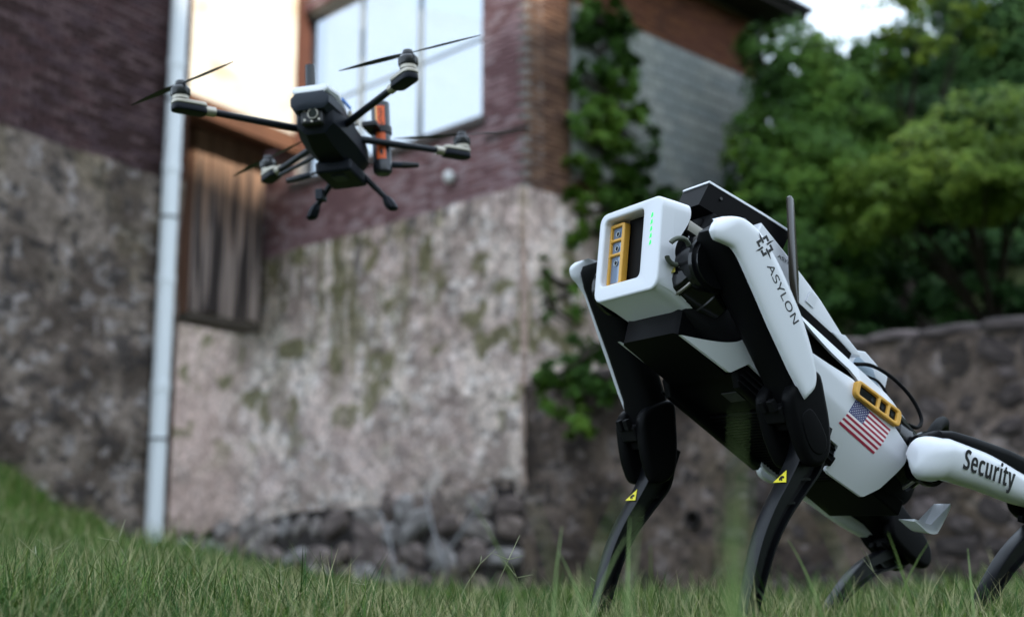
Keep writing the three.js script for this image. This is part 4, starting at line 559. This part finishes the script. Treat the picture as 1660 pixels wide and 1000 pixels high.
// ---------------------------------------------------------------- plants
const leafGeo = (() => { const p = [[0, 0, 0], [0.26, 0.28, 0.05], [0.3, 0.6, 0.04], [0, 1, -0.1], [-0.3, 0.6, 0.04], [-0.26, 0.28, 0.05], [0, 0.5, -0.05]]; const g = new THREE.BufferGeometry(); g.setAttribute('position', new THREE.Float32BufferAttribute(p.flat(), 3)); g.setIndex([0, 1, 6, 1, 2, 6, 2, 3, 6, 3, 4, 6, 4, 5, 6, 5, 0, 6]); g.computeVertexNormals(); return g; })();
const Mleaf = phy(lin(1, 1, 1), 0.5, { transmission: 0.3, thickness: 0, specularIntensity: 0.15 }), Mbark = std(srgb(70, 58, 48), 0.95, { map: grainTex });
function leaves(parent, name, blobs, perM2, size, tones, seed, opt = {}) {
  const r = rng(seed), list = [];
  for (const b of blobs) {
    const [cx, cy, cz, rx, ry, rz] = b, n = Math.round(perM2 * 4 * Math.PI * ((rx * ry + ry * rz + rx * rz) / 3));
    const sub = Array.from({ length: Math.max(6, Math.round(n / 55)) }, () => { const u = r() * 2 - 1, t = r() * 6.283, q = Math.sqrt(1 - u * u), k = 0.55 + 0.5 * Math.cbrt(r()); return [q * Math.cos(t) * k, u * k, q * Math.sin(t) * k, 0.16 + 0.2 * r()]; });
    for (let i = 0; i < n; i++) {
      const s = sub[Math.floor(r() * sub.length)]; let dx, dy, dz; do { dx = r() * 2 - 1; dy = r() * 2 - 1; dz = r() * 2 - 1; } while (dx * dx + dy * dy + dz * dz > 1);
      const x = s[0] + dx * s[3], y = s[1] + dy * s[3] * 0.75, z = s[2] + dz * s[3];
      list.push([cx + x * rx, cy + y * ry, cz + z * rz, x, y, z]);
    }
  }
  const im = new THREE.InstancedMesh(leafGeo, Mleaf, list.length), M = new THREE.Matrix4(), Q = new THREE.Quaternion(), Z = V(0, 0, 1), C = new THREE.Color();
  im.name = name; im.userData.kind = 'stuff'; im.castShadow = im.receiveShadow = true;
  list.forEach((p, i) => {
    const nrm = V(p[3] + (r() - 0.5) * 1.3, p[4] * 0.6 + 0.55 + (r() - 0.5) * 0.9, p[5] + (r() - 0.5) * 1.3).normalize();
    Q.setFromUnitVectors(Z, nrm).multiply(new THREE.Quaternion().setFromAxisAngle(Z, r() * 6.283));
    const s = size * lerp(0.6, 1.25, r()); M.compose(V(p[0], p[1], p[2]), Q, V(s, s, s)); im.setMatrixAt(i, M);
    const t = clamp(fbm(p[0] * 1.4 + 50, p[1] * 1.4 + p[2], seed, 2) * 1.5 - 0.25 + (r() - 0.5) * 0.5), q = t * (tones.length - 1), k = Math.min(tones.length - 2, Math.floor(q)); C.copy(tones[k]).lerp(tones[k + 1], q - k); im.setColorAt(i, C);
  });
  parent.add(im); return im;
}
const blob = (px, py, depth, rpx, rpy = rpx, rz = null) => { const c = at(px, py, depth), k = depth / FPX; return [c.x, c.y, c.z, rpx * k, rpy * k, rz ?? rpx * k]; };
function limbs(g, base, tips, r0, seed) { const r = rng(seed), geo = []; for (const t of tips) { const mid = [lerp(base[0], t[0], 0.45) + (r() - 0.5) * 0.3, lerp(base[1], t[1], 0.55), lerp(base[2], t[2], 0.45) + (r() - 0.5) * 0.3]; const c = new THREE.CatmullRomCurve3([V(...base), V(...mid), V(...t)]), N = 9, rings = []; for (let i = 0; i <= N; i++) { const p = c.getPoint(i / N), q = r0 * (1 - 0.8 * i / N); rings.push(ring(7, (a) => [p.x + q * Math.cos(a), p.y, p.z + q * Math.sin(a)])); } geo.push(loft(rings)); } mesh('trunk', merge(geo), Mbark, g); }
function tree(name, label, blobs, perM2, size, tones, seed, bx, bz, r0, group) {
  const g = thing(name, label, name.includes('vine') ? 'vine' : name.includes('bush') || name.includes('shrub') ? 'bush' : 'tree', group);
  const by = terraceY(bx, bz) - 0.1; limbs(g, [bx, by, bz], blobs.map((b) => [b[0], b[1], b[2]]), r0, seed); leaves(g, 'crown', blobs, perM2, size, tones, seed); return g;
}
const G1 = [lin(0.03, 0.07, 0.014), lin(0.06, 0.135, 0.022), lin(0.095, 0.185, 0.026), lin(0.15, 0.25, 0.032)], G2 = [lin(0.07, 0.125, 0.018), lin(0.125, 0.2, 0.028), lin(0.22, 0.29, 0.042)], G3 = [lin(0.024, 0.06, 0.02), lin(0.045, 0.105, 0.03), lin(0.075, 0.155, 0.036)], G4 = [lin(0.05, 0.1, 0.015), lin(0.13, 0.2, 0.025), lin(0.2, 0.26, 0.03)];
{
  const c = (px, d) => { const p = at(px, 600, d); return [p.x, p.z]; };
  tree('bushy_tree', 'dense dark green tree growing against the grey block wall', [blob(1275, 115, 18, 85, 75), blob(1350, 95, 18.2, 60, 42), blob(1232, 75, 18.4, 34, 36), blob(1415, 100, 18.6, 50, 40), blob(1215, 300, 16.8, 40, 60), blob(1370, 280, 18, 90, 80), blob(1330, 190, 18, 110, 90), blob(1255, 250, 17.4, 75, 80), blob(1320, 310, 17, 110, 90), blob(1235, 375, 16.4, 70, 80), blob(1310, 440, 16, 105, 90), blob(1220, 470, 15.6, 60, 60), blob(1390, 370, 17, 80, 90)], 520, 0.088, G1, 301, ...c(1310, 17), 0.12);
  tree('broadleaf_tree', 'tall dark tree filling the sky behind the retaining wall', [blob(1500, 150, 20.5, 110, 80), blob(1580, 70, 20.5, 130, 90), blob(1660, 120, 20, 130, 110), blob(1640, 10, 20.5, 120, 70), blob(1430, 200, 20, 85, 60), blob(1560, 210, 19.5, 110, 70), blob(1660, 240, 19, 90, 90), blob(1740, 80, 20, 120, 150)], 420, 0.105, G3, 303, ...c(1600, 19), 0.18);
  tree('young_tree', 'thin tree with sunlit yellow green leaves at its top', [blob(1450, 25, 18.4, 60, 38), blob(1500, -25, 18.4, 70, 40), blob(1570, 5, 18.4, 60, 34), blob(1420, 95, 18.6, 50, 34), blob(1490, 80, 18.6, 60, 35), blob(1560, 75, 18.4, 50, 28)], 75, 0.11, G4, 305, ...c(1480, 18.6), 0.05);
  tree('maple_bush', 'light green leafy bush overhanging the dark hollow above the retaining wall', [blob(1445, 285, 14.2, 75, 45, 1.3), blob(1530, 240, 14.4, 95, 45, 1.5), blob(1610, 235, 14.4, 90, 50, 1.5), blob(1500, 315, 13.9, 85, 36, 1.3), blob(1600, 305, 13.9, 95, 36, 1.5), blob(1405, 350, 13.8, 45, 34, 0.8), blob(1690, 270, 14.2, 85, 60, 1.5), blob(1560, 290, 15.6, 150, 40, 1.4), blob(1420, 320, 15.4, 80, 40, 1.2)], 290, 0.085, G2, 307, ...c(1620, 15.6), 0.06);
  tree('ivy_bush', 'low dark ivy heaped behind the top of the retaining wall', [blob(1390, 470, 16.5, 80, 70), blob(1430, 300, 20.5, 120, 100), blob(1550, 320, 21, 150, 110), blob(1680, 330, 20.5, 130, 110), blob(1360, 250, 20.5, 70, 60), blob(1480, 490, 17, 80, 60), blob(1590, 495, 16, 90, 40), blob(1680, 470, 15.5, 80, 60), blob(1350, 520, 15.2, 70, 40), blob(1540, 400, 19, 140, 90), blob(1430, 410, 19, 90, 80), blob(1660, 400, 19, 110, 100)], 260, 0.12, G3, 309, ...c(1500, 17), 0.06);
  tree('broadleaf_tree', 'dense mid green tree between the tall dark tree and the grey block wall', [blob(1260, 180, 21, 80, 90), blob(1330, 150, 21.5, 90, 60), blob(1420, 180, 22, 100, 70), blob(1520, 180, 22.5, 120, 80), blob(1640, 170, 22.5, 130, 100), blob(1280, 300, 20.5, 90, 80), blob(1380, 300, 21, 100, 80), blob(1240, 400, 19.5, 70, 80), blob(1330, 420, 19.5, 80, 80)], 210, 0.15, G1, 331, ...c(1400, 21), 0.14);
  const vine = (label, blobs, per, seed) => { const g = thing('climbing_vine', label, 'vine'); leaves(g, 'foliage', blobs, per, 0.1, G1, seed); const r = rng(seed), geo = []; const b = blobs.slice().sort((x, y) => x[1] - y[1]); for (let k = 0; k < 3; k++) geo.push(tube(b.map((q) => [q[0] + (r() - 0.5) * 0.2, q[1], q[2] - 0.05]), 0.018, 40, 6)); mesh('stem', merge(geo), Mbark, g); };
  const w3 = (px, py, rp, ry = rp) => { let d = 15; for (let k = 0; k < 6; k++) { const p = at(px, py, d), q = p.clone().sub(FW3.O).dot(FW3.N); d += (q - 0.12) / 0.95 * 0.9; } return blob(px, py, d, rp, ry, 0.16); };
  vine('thick green vine climbing up the side wall between brick and grey blocks', [w3(955, -10, 26, 40), w3(985, 30, 32, 40), w3(960, 85, 32, 40), w3(990, 110, 32, 40), w3(975, 160, 40, 40), w3(1000, 205, 38, 40), w3(965, 235, 44, 40), w3(1010, 265, 36, 34), w3(985, 300, 55, 34), w3(960, 340, 45, 40), w3(1020, 330, 60, 34), w3(985, 390, 50, 50), w3(935, 210, 22, 20), w3(930, 120, 16, 22), w3(1060, 330, 50, 30), w3(1110, 345, 50, 30), w3(1000, 160, 34, 34), w3(985, 70, 34, 34), w3(1015, 300, 44, 34), w3(945, 20, 22, 40), w3(1005, 60, 30, 40), w3(1015, 120, 30, 40), w3(1025, 180, 34, 40), w3(1035, 235, 36, 36), w3(940, 290, 34, 40), w3(950, 170, 26, 36), w3(930, 350, 30, 40), w3(1050, 290, 40, 30)], 470, 311);
  vine('vine tumbling over the retaining wall beside the building corner', [blob(925, 595, 14.2, 42, 32, 0.2), blob(905, 640, 14.2, 30, 36, 0.16), blob(955, 640, 14, 34, 36, 0.16), blob(945, 690, 13.9, 26, 30, 0.14), blob(985, 610, 14, 40, 30, 0.2), blob(965, 560, 14.4, 44, 30, 0.2), blob(890, 615, 14.4, 20, 16, 0.12)], 380, 313);
  vine('sparse vine sprig hanging on the stone corner of the side wall', [w3(880, 440, 10, 30), w3(885, 490, 12, 26), w3(925, 470, 22, 40), w3(935, 530, 26, 40)], 150, 315);
}
// grass: clumps of bent blades
function bladeInto(pos, col, r, x, z, h, w, lean, c) {
  const a = r() * 6.283, dx = Math.cos(a), dz = Math.sin(a), px = -dz * w, pz = dx * w, N = 3; let prev = null;
  for (let i = 0; i <= N; i++) { const t = i / N, k = lean * t * t, y = h * t * (1 - 0.25 * lean * t), ww = 1 - t * t * 0.92, c0 = [x + dx * h * k - px * ww, y, z + dz * h * k - pz * ww], c1 = [x + dx * h * k + px * ww, y, z + dz * h * k + pz * ww]; if (prev) pos.push(...prev[0], ...prev[1], ...c1, ...prev[0], ...c1, ...c0); prev = [c0, c1]; }
  for (let i = 0; i < N * 6; i++) col.push(c[0], c[1], c[2]);
}
const grassTones = [[0.05, 0.125, 0.014], [0.075, 0.165, 0.018], [0.12, 0.2, 0.028], [0.035, 0.09, 0.012], [0.17, 0.22, 0.045]], straw = [0.42, 0.39, 0.2];
function clump(seed, n, R, h, w, strawShare) { const r = rng(seed), pos = [], col = []; for (let i = 0; i < n; i++) { const a = r() * 6.283, q = R * Math.sqrt(r()), c = r() < strawShare ? straw : grassTones[Math.floor(r() * 5)]; bladeInto(pos, col, r, q * Math.cos(a), q * Math.sin(a), h * lerp(0.45, 1.15, r()), w * lerp(0.7, 1.2, r()), lerp(0.15, 1.1, r()), c); } const g = new THREE.BufferGeometry(); g.setAttribute('position', new THREE.Float32BufferAttribute(pos, 3)); g.setAttribute('color', new THREE.Float32BufferAttribute(col, 3)); g.computeVertexNormals(); return g; }
const Mgrass = phy(lin(1, 1, 1), 0.6, { vertexColors: true, transmission: 0.3, thickness: 0, specularIntensity: 0.3 });
function sow(name, geos, count, sampler, seed, scale) {
  const r = rng(seed), buckets = geos.map(() => []);
  for (let i = 0; i < count; i++) { const p = sampler(r); if (!p) continue; const [x, z, s = 1] = p; const M = new THREE.Matrix4().compose(V(x, groundY(x, z) - 0.006, z), new THREE.Quaternion().setFromEuler(new THREE.Euler((r() - 0.5) * 0.2, r() * 6.283, (r() - 0.5) * 0.2)), V(1, 1, 1).multiplyScalar(s * lerp(0.75, 1.25, r()) * scale)); buckets[Math.floor(r() * geos.length)].push(M); }
  const top = new THREE.Group(); top.name = numbered(name); top.userData.kind = 'stuff'; scene.add(top);
  geos.forEach((g, k) => { const im = new THREE.InstancedMesh(g, Mgrass, buckets[k].length); im.name = 'blades'; im.userData.kind = 'stuff'; im.castShadow = im.receiveShadow = true; buckets[k].forEach((m, i) => im.setMatrixAt(i, m)); top.add(im); });
  return top;
}
const inBuilding = (x, z) => { for (const [F, u0, u1] of [[FW2, -0.2, 9], [FRW, -0.2, 11]]) { const q = V(x, 0, z).sub(F.O), u = q.dot(F.U), w = q.dot(F.N); if (u > u0 && u < u1 && w < 0.1 && w > -14) return true; } const q = V(x, 0, z).sub(FW1.O), u = q.dot(FW1.U), w = q.dot(FW1.N); return u > -0.1 && u < 8 && w < 0.12; };
{
  const near = [clump(1, 22, 0.034, 0.045, 0.0008, 0.14), clump(2, 20, 0.04, 0.055, 0.0008, 0.2), clump(3, 24, 0.034, 0.038, 0.0008, 0.12), clump(4, 12, 0.034, 0.085, 0.0007, 0.35)];
  Object.assign(tag(sow('grass', near, 19000, (r) => { const d = lerp(1.35, 5.6, r() ** 1.1), x = (r() * 2 - 1) * (0.5 * d + 0.35); return [x, -d, (x / d < -0.12 ? 1.25 : 1) * (0.55 + 1.0 * fbm(x * 3.1 + 7, d * 3.1, 71, 3))]; }, 501, 1), 'short green grass in the foreground round the robot', 'grass').userData, { kind: 'stuff' });
  const tall = [clump(31, 14, 0.045, 0.12, 0.0009, 0.08), clump(32, 12, 0.05, 0.15, 0.0009, 0.14), clump(33, 14, 0.045, 0.1, 0.001, 0.1)];
  Object.assign(tag(sow('grass', tall, 7500, (r) => { const d = lerp(1.6, 6.5, r() ** 1.1), a = lerp(-0.12, -0.56, Math.sqrt(r())), s = smooth(-0.12, -0.3, a); return [a * d, -d, (0.4 + 0.42 * s) * (0.5 + 1.1 * fbm(a * d * 2.4 + 3, d * 2.4, 73, 3))]; }, 507, 1), 'taller wispy grass on the bank below the dark brick building', 'grass').userData, { kind: 'stuff' });
  const dry = [clump(41, 16, 0.05, 0.1, 0.0008, 0.75), clump(42, 14, 0.05, 0.075, 0.0008, 0.85)];
  Object.assign(tag(sow('dry_grass', dry, 170, (r) => { const d = lerp(2.15, 2.75, r()), a = lerp(-0.42, -0.33, r()); return [a * d, -d, 1]; }, 509, 1), 'patch of dry straw coloured grass at the foot of the bank', 'grass').userData, { kind: 'stuff' });
  const far = [clump(11, 20, 0.09, 0.17, 0.0032, 0.06), clump(12, 20, 0.1, 0.21, 0.0034, 0.08), clump(13, 18, 0.09, 0.14, 0.003, 0.04)];
  Object.assign(tag(sow('grass', far, 15000, (r) => { const d = lerp(5.2, 21, r()), x = (r() * 2 - 1) * (0.5 * d + 0.6); if (inBuilding(x, -d)) return null; return [x, -d, (x / d < -0.2 ? 0.8 : 0.85) * (0.5 + 1.1 * fbm(x * 1.3 + 3, d * 1.3, 75, 3))]; }, 503, 1), 'green grass rising to the stone walls behind', 'grass').userData, { kind: 'stuff' });
  const near2 = [clump(21, 12, 0.05, 0.1, 0.0018, 0.1), clump(22, 12, 0.06, 0.08, 0.0018, 0.1)];
  Object.assign(tag(sow('grass', near2, 2600, (r) => { const a = r() * 6.283, q = 0.9 + r() * 5, x = q * Math.cos(a), z = q * Math.sin(a) ; if (z < -1.2 && Math.abs(x) < 0.5 * -z + 0.3) return null; if (z < 0 && Math.abs(x) < -0.42 * z + 0.12) return null; return [x, z]; }, 505, 1), 'rough grass beside the robot outside the mown strip', 'grass').userData, { kind: 'stuff' });
}
{ // seeding stalks and tall blades standing out of the lawn
  const r = rng(601), Mst = phy(lin(0.3, 0.31, 0.16), 0.7, { transmission: 0.2 }), Mgr = phy(lin(0.16, 0.24, 0.06), 0.65, { transmission: 0.3 });
  const stalk = (x, z, h, lean, dir, straws) => { const g = thing('grass_stalk', straws ? 'thin straw coloured seed stalk standing above the short grass' : 'tall loose green grass blade standing above the lawn', 'grass', straws ? 'seed stalks in the grass' : 'tall grass blades'); g.position.set(x, groundY(x, z), z); const tip = [lean * Math.cos(dir), h, lean * Math.sin(dir)];
    if (straws) { const c = [[0, 0, 0], [tip[0] * 0.35, h * 0.55, tip[2] * 0.35], tip]; mesh('stem', tube(c, 0.0007, 12, 5), Mst, g); for (let k = 0; k < 3; k++) { const a = dir + (k - 1) * 1.5 + (r() - 0.5), L = lerp(0.03, 0.055, r()); mesh('seed_head', rod(tip, [tip[0] + L * Math.cos(a) * 0.8, tip[1] + L * lerp(0.1, 0.9, r()), tip[2] + L * Math.sin(a) * 0.8], 0.0008, 0.0004, 5), Mst, g); } }
    else { const pos = [], col = []; const w = 0.0028, N = 8; let prev = null; for (let i = 0; i <= N; i++) { const t = i / N, k = t * t, c = [tip[0] * k, h * t, tip[2] * k], ww = w * (1 - t * 0.9), a = [c[0] - ww, c[1], c[2] - ww * 0.3], b = [c[0] + ww, c[1], c[2] + ww * 0.3]; if (prev) pos.push(...prev[0], ...prev[1], ...b, ...prev[0], ...b, ...a); prev = [a, b]; } const gg = new THREE.BufferGeometry(); gg.setAttribute('position', new THREE.Float32BufferAttribute(pos, 3)); gg.computeVertexNormals(); mesh('blade', gg, Mgr, g); } };
  const spot2 = (px, d) => [(px - 830) / FPX * d, -d];
  for (const [px, d, h] of [[735, 2.2, 0.115], [790, 2.05, 0.12], [470, 2.4, 0.1], [1010, 2.3, 0.085], [245, 2.4, 0.15], [120, 2.2, 0.13], [340, 2.6, 0.13], [850, 2.3, 0.1], [1450, 2.3, 0.1], [620, 2.2, 0.08], [60, 2.5, 0.13]]) { const [x, z] = spot2(px, d); stalk(x, z, h, 0.05, r() * 6.283, true); }
  for (const [px, d, h] of [[1170, 0.57, 0.224], [1182, 0.6, 0.2], [1160, 0.55, 0.185], [1190, 0.62, 0.17], [1175, 0.64, 0.185], [950, 0.75, 0.185], [1000, 0.8, 0.18], [880, 0.7, 0.19], [1420, 0.8, 0.18], [870, 1.25, 0.2], [890, 1.3, 0.17], [930, 1.2, 0.16], [1010, 1.3, 0.18], [1470, 1.5, 0.16], [1425, 1.6, 0.15], [1330, 1.5, 0.15], [1050, 1.35, 0.15], [960, 1.4, 0.14], [1560, 1.6, 0.14]]) { const [x, z] = spot2(px, d); stalk(x, z, h, d < 0.7 ? 0.008 : 0.04 + 0.04 * r(), r() * 6.283, false); }
  // bare roots and a broken branch lying against the footing of the wall
  const Mroot = std(srgb(150, 148, 150), 0.9), w2 = (px, py, off) => { let d = 16; for (let k = 0; k < 8; k++) { const p = at(px, py, d), q = p.clone().sub(FW2.O).dot(FW2.N); d += (q - off) * 0.9; } const p = at(px, py, d); return [p.x, p.y, p.z]; };
  const roots = thing('dead_branch', 'pale dead branches leaning against the rough footing of the stained wall', 'branch');
  for (const c of [[[615, 830], [630, 870], [640, 925]], [[800, 790], [750, 860], [700, 925]], [[690, 800], [700, 850], [720, 915]]]) mesh('branch', tube(c.map(([a, b], i) => w2(a, b, 0.18 + 0.12 * i)), 0.017, 20, 7), Mroot, roots);
}
renderer.render(scene, camera);
